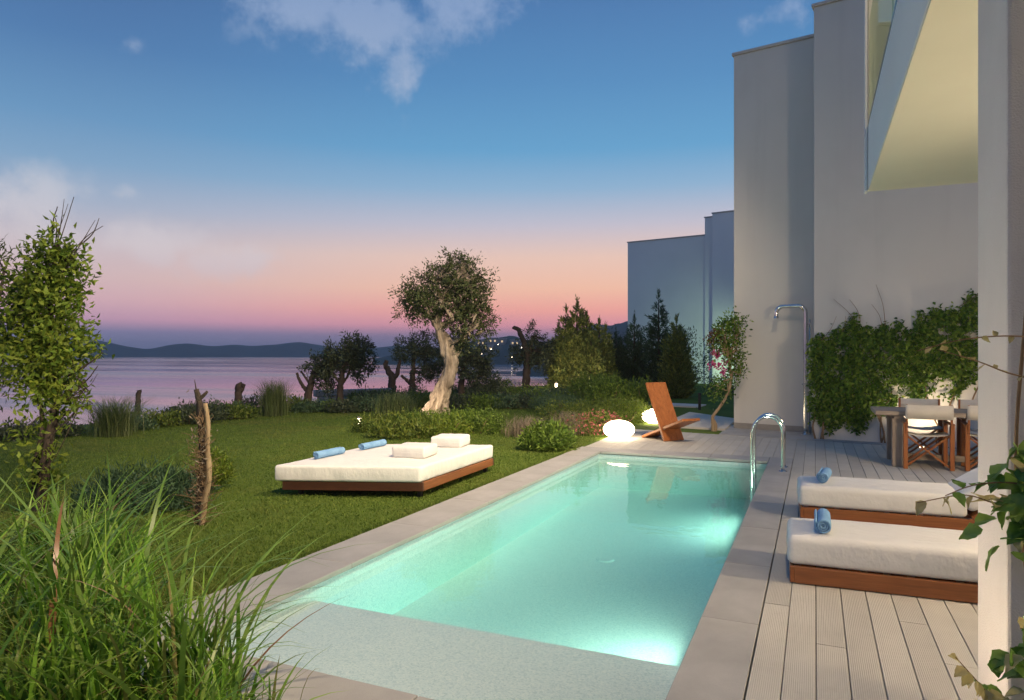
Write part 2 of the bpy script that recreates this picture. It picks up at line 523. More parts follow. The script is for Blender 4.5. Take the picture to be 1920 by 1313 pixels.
# deck boards: reeded composite, grooves along the board (object Y)
m, t, out = new_mat('deck_composite')
tcx = t.n('ShaderNodeTexCoord'); sx = t.n('ShaderNodeSeparateXYZ')
t.l(tcx.outputs['Object'], sx.inputs[0])
w = t.m('SINE', t.m('MULTIPLY', sx.outputs[0], 2 * math.pi / 0.0095))
oi = t.n('ShaderNodeObjectInfo')
nn = t.noise(tcx.outputs['Object'], 2.5, 5, .6)
cv = t.m('ADD', t.m('MULTIPLY', nn, .6), t.m('MULTIPLY', oi.outputs['Random'], .4))
colr = t.ramp(cv, [(.25, c4(.46, .44, .39)), (.75, c4(.575, .55, .485))])
gp = t.n('ShaderNodeNewGeometry')
st1 = t.noise(gp.outputs['Position'], .9, 6, .65); st2 = t.noise(gp.outputs['Position'], 6.0, 4, .6)
colr = t.mix(t.m('MULTIPLY', t.m('ADD', t.m('MULTIPLY', t.smooth(st1, .48, .72), .7), t.m('MULTIPLY', t.smooth(st2, .58, .76), .5)), .38), colr, c4(.27, .25, .215))
colr = t.mix(t.m('MULTIPLY', t.smooth(w, .3, 1.0), .16), colr, c4(.22, .19, .15))
p = principled(t, colr, .7, .25, 0, bump(t, t.m('MULTIPLY', w, -1.0), .5, .0016))
t.l(p.outputs[0], out.inputs[0])
M['deck'] = m

# pool mosaic
m, t, out = new_mat('pool_mosaic')
tcx = t.n('ShaderNodeTexCoord')
vo = t.n('ShaderNodeTexVoronoi'); vo.inputs['Scale'].default_value = 105
t.l(tcx.outputs['Object'], vo.inputs['Vector'])
sp = t.n('ShaderNodeSeparateColor'); t.l(vo.outputs['Color'], sp.inputs[0])
colr = t.ramp(sp.outputs[0], [(0.0, c4(.52, .65, .68)), (.3, c4(.64, .75, .77)), (.7, c4(.69, .79, .80)), (1.0, c4(.77, .84, .83))])
p = principled(t, colr, .45, .3)
t.l(p.outputs[0], out.inputs[0])
M['mosaic'] = m

# pool water: thin smooth surface and an absorbing body
m, t, out = new_mat('pool_water')
tcx = t.n('ShaderNodeTexCoord')
nw = t.noise(tcx.outputs['Object'], 2.2, 3, .5)
nb = bump(t, nw, .22, .02)
fr = t.n('ShaderNodeFresnel'); fr.inputs[0].default_value = 1.33
t.l(nb, fr.inputs['Normal'])
tr = t.n('ShaderNodeBsdfTransparent'); tr.inputs[0].default_value = (.97, 1, 1, 1)
gl = t.n('ShaderNodeBsdfGlossy'); gl.inputs['Roughness'].default_value = 0.03
t.l(nb, gl.inputs['Normal'])
mx = t.n('ShaderNodeMixShader')
t.l(fr.outputs[0], mx.inputs[0]); t.l(tr.outputs[0], mx.inputs[1]); t.l(gl.outputs[0], mx.inputs[2])
t.l(mx.outputs[0], out.inputs[0])
va = t.n('ShaderNodeVolumeAbsorption')
va.inputs['Color'].default_value = (.46, .94, .885, 1)
va.inputs['Density'].default_value = 0.55
t.l(va.outputs[0], out.inputs['Volume'])
M['water'] = m

# sea
m, t, out = new_mat('sea_water')
tcx = t.n('ShaderNodeTexCoord')
n1 = t.noise(tcx.outputs['Object'], .35, 4, .6)
mp = t.n('ShaderNodeMapping'); mp.inputs['Rotation'].default_value = (0, 0, rad(-YAW - 8)); mp.inputs['Scale'].default_value = (.004, .035, 1)
t.l(tcx.outputs['Object'], mp.inputs[0])
n2 = t.noise(mp.outputs[0], 1.0, 4, .6)
rg = t.m('ADD', .05, t.m('MULTIPLY', t.smooth(n2, .38, .66), .20))
p = principled(t, c4(.26, .265, .33), rg, .5, 0, bump(t, n1, .05, .2))
p.inputs['IOR'].default_value = 1.6
t.l(p.outputs[0], out.inputs[0])
M['sea'] = m
M['hill'] = surf_mat('hill_scrub', c4(.10, .105, .085), c4(.16, .155, .125), .02, .95, .05, .08, .6, 2.0)
# glass
m, t, out = new_mat('balustrade_glass')
fr = t.n('ShaderNodeFresnel'); fr.inputs[0].default_value = 1.45
tr = t.n('ShaderNodeBsdfTransparent'); tr.inputs[0].default_value = (.84, .90, .80, 1)
gl = t.n('ShaderNodeBsdfGlossy'); gl.inputs['Roughness'].default_value = .02
mx = t.n('ShaderNodeMixShader')
t.l(t.m('MULTIPLY', fr.outputs[0], .3), mx.inputs[0]); t.l(tr.outputs[0], mx.inputs[1]); t.l(gl.outputs[0], mx.inputs[2])
t.l(mx.outputs[0], out.inputs[0])
M['glass'] = m
M['glass_edge'] = surf_mat('glass_edge', c4(.09, .13, .08), c4(.13, .17, .10), 20, .2, .5)
M['glow'] = emit_mat('lamp_glow', (1.0, .80, .54, 1), 12)
M['spot_glow'] = emit_mat('spot_glow', (1.0, .82, .55, 1), 12)
M['window_glow'] = emit_mat('window_glow', (1.0, .72, .42, 1), .8)
M['pool_lens'] = emit_mat('pool_lens', (.9, 1, .92, 1), 3)

WARM = (1.0, .76, .50)

def lamp(name, kind, loc, energy, color, parent=None, target=None, size=.1, angle=90, blend=.5):
    ld = bpy.data.lights.new(name, kind)
    ld.energy = energy
    ld.color = color
    if kind == 'SPOT':
        ld.spot_size = rad(angle); ld.spot_blend = blend; ld.shadow_soft_size = size
    elif kind == 'POINT':
        ld.shadow_soft_size = size
    elif kind == 'AREA':
        ld.shape = 'DISK'; ld.size = size
    o = bpy.data.objects.new(name, ld)
    C.objects.link(o)
    if parent is not None:
        o.parent = parent
    o.location = loc
    if target is not None:
        d = Vector(target) - Vector(loc)
        o.rotation_euler = d.to_track_quat('-Z', 'Y').to_euler()
    return o

# ================================================================== SETTING
# ---- ground: one sheet, level lawn, falling to the shore on the left and far side
def shore_x(y):
    return np.interp(y, [-60, 22, 27, 34, 60], [-15.2, -15.2, -15.0, -11.8, -11.5])
def ground_z(x, y):
    d = np.maximum(shore_x(y) - x, 0)
    d2 = np.maximum(y - 62, 0)
    z = -np.minimum(np.maximum(d, d2) * .55, 9.0)
    z = z + 0.02 * np.sin(x * .7 + 1) * np.cos(y * .5) * (x < -5)
    low = ((x > -3.62) & (y > 2.30) & (y < 14.10)) | ((x > -.36) & (y < 14.10))
    z = np.where(low, -1.6, z)
    return z - 0.006
xs = np.unique(np.concatenate([np.linspace(-60, -16, 20), np.linspace(-15.5, -3.66, 40), [-3.60], np.linspace(-3.4, -.42, 10), [-.34], np.linspace(0, 12, 10), np.linspace(14, 60, 10)]))
ys = np.unique(np.concatenate([np.linspace(-40, 1, 14), np.linspace(1.5, 2.27, 3), [2.33], np.linspace(3, 14.0, 30), [14.06, 14.14], np.linspace(14.6, 40, 40), np.linspace(42, 90, 20)]))
X, Y = np.meshgrid(xs, ys)
V = np.stack([X, Y, ground_z(X, Y)], -1).reshape(-1, 3)
nx, ny = len(xs), len(ys)
i, j = np.meshgrid(np.arange(nx - 1), np.arange(ny - 1))
a = (j * nx + i).ravel()
F = np.stack([a, a + 1, a + nx + 1, a + nx], 1)
tag(link('ground', np_mesh('ground', V, F), M['lawn']), kind='structure')

# ---- sea
S = 2500
tag(link('sea', np_mesh('sea', [(-S, -S, -4), (S, -S, -4), (S, S, -4), (-S, S, -4)], [(0, 1, 2, 3)]), M['sea']), kind='structure')

# ---- hills: ridges built as real relief at their distance
def px_az(px):
    return math.atan((px - 960) / 1286) - rad(YAW)
def hills(name, prof, dist, thick, seed, base=-6.0, rough=.06, n=160):
    """prof: (az in radians, height) along an arc of the given distance"""
    r = np.random.default_rng(seed)
    azs = np.linspace(prof[0][0], prof[-1][0], n)
    hs = np.interp(azs, [p[0] for p in prof], [p[1] for p in prof])
    k = np.array([1, 2, 3, 2, 1.]); k /= k.sum()
    hs = np.convolve(np.pad(hs, 2, mode='edge'), k, 'valid')
    rows = []
    prof_t = [(-.5, 0.0), (-.4, .16), (-.27, .48), (-.12, .82), (0, 1.0), (.2, .7), (.5, 0)]
    for tt, hh in prof_t:
        jit = 1 + rough * np.convolve(r.normal(size=n + 4), k, 'valid') * (1 if hh > 0 else 0)
        d = dist + thick * tt + thick * .05 * np.convolve(r.normal(size=n + 4), k, 'valid')
        rows.append(np.stack([np.sin(azs) * d, np.cos(azs) * d, base + (hs - base) * hh * jit], 1))
    Vh = np.concatenate(rows)
    Fh = []
    for q in range(len(rows) - 1):
        for c in range(n - 1):
            Fh.append((q * n + c, q * n + c + 1, (q + 1) * n + c + 1, (q + 1) * n + c))
    o = link(name, np_mesh(name, Vh, Fh), M['hill'], None, True)
    return tag(o, kind='structure')
def pr(lst, d):
    return [(px_az(px), 1.6 + (664 - py) * d / 1286 / 1.0) for px, py in lst]
hills('island_hills', pr([(-400, 668), (-200, 650), (-60, 640), (60, 648), (140, 640), (180, 641), (230, 650), (275, 657), (320, 648), (355, 646), (400, 651), (440, 647), (480, 650), (520, 647), (562, 642), (600, 648), (640, 656), (700, 652), (760, 648), (830, 655), (900, 668)], 1500), 1500, 260, 3, rough=.02)
hills('headland', pr([(700, 672), (760, 663), (840, 650), (890, 640), (930, 632), (965, 633), (1000, 640), (1035, 638), (1090, 640), (1160, 634), (1260, 630), (1400, 640), (1600, 660)], 420), 420, 130, 5, rough=.05)
hills('far_mountains', pr([(1020, 660), (1070, 640), (1100, 612), (1125, 608), (1150, 612), (1165, 606), (1185, 602), (1240, 600), (1320, 612), (1450, 640), (1600, 662)], 760), 760, 170, 9, rough=.03)
hills('shore_spit', pr([(968, 700), (990, 689), (1020, 683), (1060, 680), (1120, 676), (1200, 672), (1300, 676), (1450, 690)], 185), 185, 36, 11, rough=.05)

# ---- pool
WL = -0.09                                  # water level
PX0, PX1, PY0, PY1, FLO = -3.26, -.61, 2.74, 10.93, -.60
SH = -.155; SHY = 3.91                      # the shelf by the near end
bm = bmesh.new()
def quad(bm, *p):
    return bm.faces.new([bm.verts.new(q) for q in p])
T = -.05
quad(bm, (PX0, PY0, T), (PX0, PY1, T), (PX0, PY1, FLO), (PX0, PY0, FLO))
quad(bm, (PX1, PY0, T), (PX1, PY0, FLO), (PX1, PY1, FLO), (PX1, PY1, T))
quad(bm, (PX0, PY1, T), (PX1, PY1, T), (PX1, PY1, FLO), (PX0, PY1, FLO))
quad(bm, (PX0, PY0, T), (PX0, PY0, SH), (PX1, PY0, SH), (PX1, PY0, T))
quad(bm, (PX0, SHY, FLO), (PX1, SHY, FLO), (PX1, PY1, FLO), (PX0, PY1, FLO))
me = bpy.data.meshes.new('pool'); bm.to_mesh(me); bm.free()
pool = tag(link('pool', me, M['mosaic']), kind='structure')
box('step_shelf', ((PX0 + PX1) / 2, (PY0 + SHY) / 2 - .01, (SH + FLO) / 2 - .02), (PX1 - PX0 + .02, SHY - PY0 + .02, SH - FLO + .04), M['mosaic'], pool, bev=.012, seg=2)
bm = bmesh.new()
bmesh.ops.create_cone(bm, cap_ends=True, segments=24, radius1=.10, radius2=.09, depth=.015, matrix=Matrix.Translation((-2.05, 7.1, FLO + .008)))
link('floor_drain', bm_mesh('floor_drain', bm), M['mosaic'], pool)
water = box('water', ((PX0 + PX1) / 2, (PY0 + PY1) / 2, (WL + FLO) / 2 - .02), (PX1 - PX0 + .04, PY1 - PY0 + .04, WL - FLO + .04), M['water'])
water.location.z += 0.0
tag(water, kind='structure')

# ---- coping slabs round the pool
coping = tag(box('coping', (-3.475, 6.8, -.055), (.42, 9.0, .035), M['skirt']), kind='structure')
for (c, s) in [((-.455, 6.8, -.055), (.29, 9.0, .035)), ((-1.935, 11.14, -.055), (2.6, .38, .035)), ((-1.935, 2.52, -.055), (2.6, .40, .035))]:
    box('slab_bed', c, s, M['skirt'], coping)
_cache = {}
def slab(parent, name, x0, x1, y0, y1, z1, th, material, bev):
    key = (name, round(x1 - x0, 3), round(y1 - y0, 3))
    if key not in _cache:
        _cache[key] = box_mesh(name, (0, 0, 0), (x1 - x0, y1 - y0, th), None, bev)
        _cache[key].materials.append(material)
    o = bpy.data.objects.new(name, _cache[key])
    C.objects.link(o)
    o.parent = parent
    o.location = ((x0 + x1) / 2, (y0 + y1) / 2, z1 - th / 2 + random.uniform(-.0012, .0012))
    return o
G = .004
def run_slabs(x0, x1, y0, y1, along, start, step):
    a0, a1 = (y0, y1) if along == 'Y' else (x0, x1)
    cuts = [a0]
    q = start
    while q < a1 - .15:
        if q > a0 + .15: cuts.append(q)
        q += step
    cuts.append(a1)
    for u, v in zip(cuts[:-1], cuts[1:]):
        if along == 'Y':
            slab(coping, 'coping_slab', x0, x1, u + G / 2, v - G / 2, 0, .038, M['coping'], .004)
        else:
            slab(coping, 'coping_slab', u + G / 2, v - G / 2, y0, y1, 0, .038, M['coping'], .004)
run_slabs(-3.69, -3.235, 2.30, 11.35, 'Y', 3.1, 1.2)
run_slabs(-.635, -.305, 2.30, 11.35, 'Y', 3.10, 1.2)
run_slabs(-3.23, -.64, 10.905, 11.35, 'X', -2.4, .9)
run_slabs(-3.23, -.64, 2.30, 2.765, 'X', -2.6, .9)

# ---- deck: reeded boards laid along the pool
deck = tag(box('deck', (1.7, 6.5, -.07), (3.96, 17.0, .04), M['soil']), kind='structure')
box('deck_bed', (-2.0, 12.75, -.075), (3.4, 2.75, .04), M['soil'], deck)
BW = .1475; BG = .0045
def deck_end(x):
    return 14.47 - .167 * (x + 3.66)
def boards(x0, x1, y0, yend, step, seed):
    r = random.Random(seed)
    x = x0
    while x + BW <= x1 + .01:
        cuts = [y0]; q = y0 + r.choice([.55, 1.1, 1.6, 2.1])
        e = yend(x + BW / 2)
        while q < e - .3:
            cuts.append(q); q += step
        cuts.append(e)
        for u, v in zip(cuts[:-1], cuts[1:]):
            slab(deck, 'deck_board', x, x + BW, u + .0025, v - .0025, -.002, .028, M['deck'], .003)
        x += BW + BG
boards(-.297, 3.2, -1.2, deck_end, 2.4, 4)
boards(-3.642, -.29, 11.356, deck_end, 1.9, 5)
# paved strip between deck and house, and the neighbour's path
U = np.array([math.cos(rad(-9.6)), math.sin(rad(-9.6))]); W_ = np.array([-U[1], U[0]])   # along / into the house walls
ANG = rad(-9.6)
strip = bmesh.new()
pts = [(-1.75, 14.18), (3.6, 13.28), (3.6, 16.2), (-1.75, 16.2)]
top = [(x, y, .006) for x, y in pts]; botm = [(x, y, -.12) for x, y in pts]
vv = [strip.verts.new(p) for p in botm + top]
for f in [(0, 1, 2, 3), (4, 5, 6, 7), (0, 1, 5, 4), (1, 2, 6, 5), (2, 3, 7, 6), (3, 0, 4, 7)]:
    strip.faces.new([vv[k] for k in f])
tag(link('pavement', bm_mesh('pavement', strip), M['coping']), kind='structure')
path = bmesh.new()
pts = [(-3.15, 15.15), (-1.72, 14.9), (-1.72, 17.4), (-3.1, 18.9)]
vv = [path.verts.new((x, y, z)) for z in (-.05, .035) for x, y in pts]
for f in [(0, 1, 2, 3), (4, 5, 6, 7), (0, 1, 5, 4), (1, 2, 6, 5), (2, 3, 7, 6), (3, 0, 4, 7)]:
    path.faces.new([vv[k] for k in f])
tag(link('path', bm_mesh('path', path), M['concrete']), kind='structure')
path2 = bmesh.new()
pts = [(-6.4, 21.4), (-3.2, 20.9), (-3.1, 22.0), (-6.3, 22.6)]
vv = [path2.verts.new((x, y, z)) for z in (-.05, .03) for x, y in pts]
for f in [(0, 1, 2, 3), (4, 5, 6, 7), (0, 1, 5, 4), (1, 2, 6, 5), (2, 3, 7, 6), (3, 0, 4, 7)]:
    path2.faces.new([vv[k] for k in f])
tag(link('garden_path', bm_mesh('garden_path', path2), M['concrete']), kind='structure')
tag(box('planting_bed', (-2.0, .55, -.06), (3.3, 3.46, .1), M['soil']), kind='structure')

# ================================================================== BUILDINGS
RZ = Matrix.Rotation(ANG, 3, 'Z')
def wall_block(parent, name, p, length, depth, z0, z1, material, cap=True, skirt=None):
    """block whose near left bottom corner is p, running along U"""
    c = np.array(p) + U * length / 2 + W_ * depth / 2
    o = box(name, (c[0], c[1], (z0 + z1) / 2), (length, depth, z1 - z0), material, parent, RZ, .012, 2)
    if cap:
        box('parapet_cap', (c[0], c[1], z1 + .031), (length + .07, depth + .07, .06), M['cap'], o, RZ, .006)
    if skirt:
        cs = np.array(p) + U * length / 2 - W_ * .012
        box('skirting', (cs[0], cs[1], z0 + skirt / 2 + .004), (length - .01, .03, skirt), M['skirt'], o, RZ, .003)
    return o
nv = empty('neighbour_villa', (0, 0, 0), 0, 'tall beige plastered villa wall in two steps behind the outdoor shower', 'building')
PB = np.array([-.02, 14.18])
wall_block(nv, 'wall', PB, 7.0, 6.0, -.1, 8.16, M['plaster'])
PA = np.array([-1.60, 15.45])
wall_block(nv, 'side_wall', PA, 1.9, 5.0, -.1, 8.02, M['plaster'], True, .22)

fv = empty('far_villa', (0, 0, 0), 0, 'distant pale blue grey villa stepping down toward the sea behind the conifers', 'building')
PF = np.array([-9.94, 39.12])
wall_block(fv, 'wall', PF, 4.62, 6.0, -.3, 8.05, M['plaster_far'])
P2 = PF + U * 4.60 - W_ * .25
wall_block(fv, 'tower_wall', P2, .62, 6.4, -.3, 8.95, M['plaster_far'])
P3 = PF + U * 5.21 - W_ * .9
wall_block(fv, 'rear_wall', P3, 6.0, 6.6, -.3, 9.0, M['plaster_far'])

# own villa: pillar, balcony slab with fascia, glass, end wall, facade with lamps
vl = empty('villa', (0, 0, 0), 0, 'near villa with stucco pillar and overhanging balcony lit from below at the right edge', 'building')
pil = box('pillar', (.97, 3.16, 1.655), (.70, .48, 3.30), M['stucco'], vl, None, .012, 2)
box('soffit', (1.897, 3.045, 3.318), (2.765, 10.08, .016), M['soffit'], vl)
box('fascia', (.535, 3.045, 3.660), (.05, 10.085, .664), M['plaster_far'], vl, None, .006)
box('balcony_slab', (1.9, 3.04, 3.66), (2.66, 10.08, .58), M['plaster'], vl)
ew = box('end_wall', (1.855, 8.15, 5.35), (2.69, .11, 4.05), M['soffit'], vl, None, .006)
box('end_wall_edge', (.494, 8.155, 5.34), (.024, .13, 4.06), M['plaster_far'], ew)
box('facade', (3.3, 2.5, 3.6), (.2, 11.2, 7.4), M['plaster'], vl)
for k in range(4):
    y1 = 8.03 - k * 2.3
    g = box('glass_panel', (.525, y1 - 1.14, 4.54), (.016, 2.27, 1.04), M['glass'], vl)
    box('glass_edge', (.525, y1 - 1.14, 4.008), (.034, 2.27, .04), M['glass_edge'], g)
# wall lamps on the terrace facade (outside the frame, their light fills the terrace)
def wall_lamp(parent, loc, energy, tgt=None):
    x, y, z = loc
    b = box('wall_lamp', (x + .05, y, z), (.10, .16, .22), M['black'], parent, None, .01, 2)
    g = box('lamp_lens', (x - .008, y, z), (.012, .12, .18), M['spot_glow'], b)
    lamp('lamp_light', 'SPOT', (x - .12, y, z), energy, WARM, b, tgt or (x - 3.12, y, z - 1.5), .30 if tgt else .10, 160, .9)
wall_lamp(vl, (3.10, 5.3, 2.3), 370)
wall_lamp(vl, (3.10, 2.75, 2.2), 170)
wall_lamp(vl, (3.10, 5.6, 6.3), 260)
wall_lamp(vl, (3.10, 7.7, 2.3), 430, (1.2, 12.0, .4))
# added floodlights, unseen under the roof edge, to brighten the garden
for fx, fy, tx, ty, en in ((.30, 6.5, -8.0, 9.5, 3800), (.30, 1.0, -5.4, 4.4, 3000), (.30, 7.6, -9.0, 15.5, 3600)):
    fb = box('added_floodlight', (fx + .1, fy, 7.25), (.18, .24, .16), M['black'], vl, None, .01, 2)
    lamp('lamp_light', 'SPOT', (fx - .06, fy, 7.2), en, WARM, fb, (tx, ty, 0), .12, 84, 1.0)
box('roof_slab', (1.9, 3.05, 7.45), (3.0, 10.3, .22), M['plaster'], vl)
# uplight at the foot of the pillar
def uplight(name, loc, target, energy, label=None, parent=None, color=WARM, angle=70, size=.05, group=None):
    """recessed ground light: a ring, a lens and its lamp"""
    r = empty(name, loc, 0, label, 'light', group) if parent is None else empty(name, loc)
    if parent is not None: r.parent = parent
    bm = bmesh.new()
    bmesh.ops.create_cone(bm, cap_ends=True, segments=20, radius1=.065, radius2=.06, depth=.03, matrix=Matrix.Translation((0, 0, .012)))
    link('ring', bm_mesh('ring', bm), M['steel'], r)
    bm = bmesh.new()
    bmesh.ops.create_cone(bm, cap_ends=True, segments=20, radius1=.048, radius2=.048, depth=.006, matrix=Matrix.Translation((0, 0, .031)))
    link('lens', bm_mesh('lens', bm), M['spot_glow'], r)
    lamp('lamp_light', 'SPOT', (0, 0, .05), energy, color, r, Vector(target) - Vector(loc), size, angle, .9)
    return r
uplight('pillar_uplight', (-.42, 3.02, 0), (.64, 3.15, 1.25), 100, 'small recessed ground light shining up the stucco pillar', angle=110)

# ================================================================== FURNITURE AND FITTINGS
# ---- underwater lights in the wall below the right coping
def pool_light(y, z, e):
    bm = bmesh.new()
    add_box(bm, (PX1 - .012, y, z), (.022, 1.46, .24), None, .008)
    b = link('pool_light', bm_mesh('pool_light', bm), M['steel'], pool)
    bm = bmesh.new()
    add_box(bm, (PX1 - .027, y, z), (.008, 1.40, .18), None, .003)
    link('lens', bm_mesh('lens', bm), M['pool_lens'], b)
    lamp('lamp_light', 'AREA', (PX1 - .06, y, z), e, (1.0, 1.0, .80), b, (PX1 - 1.06, y, z + .62), .34)
    ll = b.children[-1].data if b.children[-1].type == 'LIGHT' else [c_ for c_ in b.children if c_.type == 'LIGHT'][0].data
    ll.shape = 'RECTANGLE'; ll.size = 1.4; ll.size_y = .2
pool_light(4.5, -.27, 84)
pool_light(8.9, -.27, 58)

# ---- loungers
def crease(bm, amp, z_lo):
    for v in bm.verts:
        p_ = v.co
        q = mnoise.noise(Vector((p_.x * 3.1, p_.y * 3.7, p_.z * 4))) * .8 + (.35 - abs(mnoise.noise(Vector((p_.x * 9 + p_.y * 4, p_.y * 5 - p_.x * 2, p_.z * 7 + 3))))) * .7
        if v.normal.length > 0 and p_.z > z_lo:
            v.co = p_ + v.normal * amp * q
def rounded(name, sx, sy, sz, c, bev, mat_, parent, seg=4, puff=0.0, rot=None):
    bm = bmesh.new()
    add_box(bm, (0, 0, 0), (sx, sy, sz), None, bev, seg)
    if puff:
        es = [e for e in bm.edges if e.calc_length() > .12]
        bmesh.ops.subdivide_edges(bm, edges=es, cuts=22, use_grid_fill=True)
        bm.normal_update()
        crease(bm, .007, -sz * .42)
        for v in bm.verts:
            u = max(0, 1 - (2 * v.co.x / sx) ** 2) ** .5 if abs(2 * v.co.x / sx) < 1 else 0
            w_ = max(0, 1 - (2 * v.co.y / sy) ** 2) ** .5 if abs(2 * v.co.y / sy) < 1 else 0
            if v.co.z > 0: v.co.z += puff * u * w_
    if rot is not None:
        bmesh.ops.rotate(bm, cent=(0, 0, 0), matrix=rot, verts=bm.verts)
    bmesh.ops.translate(bm, vec=c, verts=bm.verts)
    return link(name, bm_mesh(name, bm), mat_, parent, True)

def lounger(loc, rz, label, back_up):
    """foot end at x=0, running along +x, 0.66 wide"""
    r = empty('sun_lounger', loc, rz, label, 'sun lounger', 'loungers on the terrace deck')
    Lx, Wy = 2.02, .66
    for y in (.014, Wy - .014):
        box('side_rail', (Lx / 2 + .012, y, .0635), (Lx - .03, .028, .117), M['teak'], r, None, .004)
    for x in (.014, Lx - .0):
        box('end_rail', (x, Wy / 2, .0625), (.028, Wy - .004, .112), M['teak_y'], r, None, .004)
    for k in range(9):
        box('slat', (.12 + k * .14, Wy / 2, .112), (.09, Wy - .06, .016), M['teak_y'], r, None, .003)
    hinge = 1.38
    rounded('mattress', hinge + .02, Wy - .01, .20, (hinge / 2 - .005, Wy / 2, .226), .045, M['fabric'], r, 4, .012)
    if back_up:
        a_ = rad(-34)
        rot = Matrix.Rotation(a_, 3, 'Y')
        d = rot @ Vector((.36, 0, 0)); up = rot @ Vector((0, 0, .11))
        c = Vector((hinge + .045, Wy / 2, .15)) + d + up
        rounded('back_cushion', .72, Wy - .01, .17, c, .045, M['fabric'], r, 4, .012, rot)
        c2 = Vector((hinge + .05, Wy / 2, .135)) + d
        box('back_frame', c2, (.74, Wy - .06, .028), M['teak'], r, rot, .004)
        prop = bar_mesh('prop', (1.88, .10, .11), (1.84, .10, .44), .03, .02)
        link('back_prop', prop, M['teak_z'], r)
    else:
        rounded('back_cushion', .62, Wy - .01, .20, (hinge + .325, Wy / 2, .226), .045, M['fabric'], r, 4, .012)
    return r
lounger((-.16, 5.165, 0), rad(2.2), 'nearest teak sun lounger with white mattress lying flat by the pool edge', False)
lounger((-.13, 7.19, 0), rad(2.4), 'farther teak sun lounger with white mattress and its backrest raised', True)

def towel_roll(loc, rz, length, radius, label, group):
    turns = 3.1; th = radius / (turns + .9) * .86
    n = 90
    a = np.linspace(0, turns * 2 * np.pi, n)
    rr = radius * .14 + (radius - radius * .14) * (a / a[-1])
    rr *= 1 + .025 * np.sin(a * 2.3)
    c = np.stack([np.zeros(n), np.cos(a) * rr, np.sin(a) * rr * .96], 1)
    inner = c * ((rr - th) / rr)[:, None]
    r2 = random.Random(int(loc[0] * 1000))
    xs_ = np.array([-.5, -.47, -.25, 0, .25, .47, .5]) * length
    V = []
    for q, x in enumerate(xs_):
        k = .97 if q in (0, len(xs_) - 1) else 1.0 + r2.uniform(-.015, .015)
        for ring in (c, inner):
            v = ring * k; v = v.copy(); v[:, 0] = x + .008 * np.sin(a * .8 + q)
            V.append(v)
    V = np.concatenate(V)
    F = []
    for q in range(len(xs_) - 1):
        for ring, flip in ((0, 0), (1, 1)):
            b0 = (q * 2 + ring) * n; b1 = ((q + 1) * 2 + ring) * n
            for s in range(n - 1):
                f = (b0 + s, b1 + s, b1 + s + 1, b0 + s + 1)
                F.append(f[::-1] if flip else f)
        o0 = q * 2 * n + n - 1; o1 = (q + 1) * 2 * n + n - 1
        F.append((o0, o1, o1 + n, o0 + n))
    for q, fl in ((0, 0), (len(xs_) - 1, 1)):
        for s in range(n - 1):
            f = (q * 2 * n + s, q * 2 * n + s + 1, q * 2 * n + n + s + 1, q * 2 * n + n + s)
            F.append(f[::-1] if fl else f)
    o = link('rolled_towel', np_mesh('rolled_towel', V, F), M['towel'], None, True)
    o.location = (loc[0], loc[1], loc[2] + radius * .96)
    o.rotation_euler = (random.uniform(-.3, .3), 0, rz)
    return tag(o, label, 'towel', group)
towel_roll((.055, 5.46, .338), rad(90), .40, .062, 'rolled blue towel on the nearest terrace lounger', 'rolled blue towels')
towel_roll((.09, 7.52, .338), rad(84), .40, .062, 'rolled blue towel on the farther terrace lounger', 'rolled blue towels')

# ---- daybed on the lawn
db = empty('daybed', (-5.47, 6.0, 0), 0, 'large low white daybed on a dark wood frame standing on the lawn', 'daybed')
E1 = np.array([1.49, .56]); E2 = np.array([-.05, 1.95])
def sheared(name, u0, u1, v0, v1, z0, z1, bev, mat_, seg=3, smooth=True, puff=0):
    bm = bmesh.new()
    l1, l2 = np.linalg.norm(E1), np.linalg.norm(E2)
    add_box(bm, ((u0 + u1) / 2 * l1, (v0 + v1) / 2 * l2, (z0 + z1) / 2), ((u1 - u0) * l1, (v1 - v0) * l2, z1 - z0), None, bev, seg)
    if puff:
        es = [e for e in bm.edges if e.calc_length() > .3]
        bmesh.ops.subdivide_edges(bm, edges=es, cuts=30, use_grid_fill=True)
        bm.normal_update()
        crease(bm, .007, z0 + .03)
    for v in bm.verts:
        u, w_ = v.co.x / l1, v.co.y / l2
        if puff and v.co.z > (z0 + z1) / 2:
            v.co.z += puff * max(0, 1 - (2 * (u - .5)) ** 4) * max(0, 1 - (2 * (w_ - .5)) ** 4)
        p_ = E1 * u + E2 * w_
        v.co.x, v.co.y = p_
    return link(name, bm_mesh(name, bm), mat_, db, smooth)
for (u0, u1, v0, v1, mt) in [(0, 1, 0, .016, 'dark_wood'), (0, 1, .984, 1, 'dark_wood'), (0, .02, .0165, .9835, 'dark_wood'), (.98, 1, .0165, .9835, 'teak_y')]:  # right rail in lighter wood: its lit side is put into the colour
    sheared('frame_rail', u0, u1, v0, v1, .075, .172, .003, M[mt], 1, False)
sheared('base_panel', .021, .979, .017, .983, .12, .16, .003, M['dark_wood'], 1, False)
for u, v in ((.07, .05), (.93, .05), (.07, .95), (.93, .95)):
    sheared('leg', u, u + .03, v, v + .02, -.02, .121, .003, M['black'], 1, False)
sheared('mattress', -.05, .99, -.012, 1.012, .174, .352, .03, M['fabric'], 4, True, .014)
e1n, e2n = E1 / np.linalg.norm(E1), E2 / np.linalg.norm(E2)
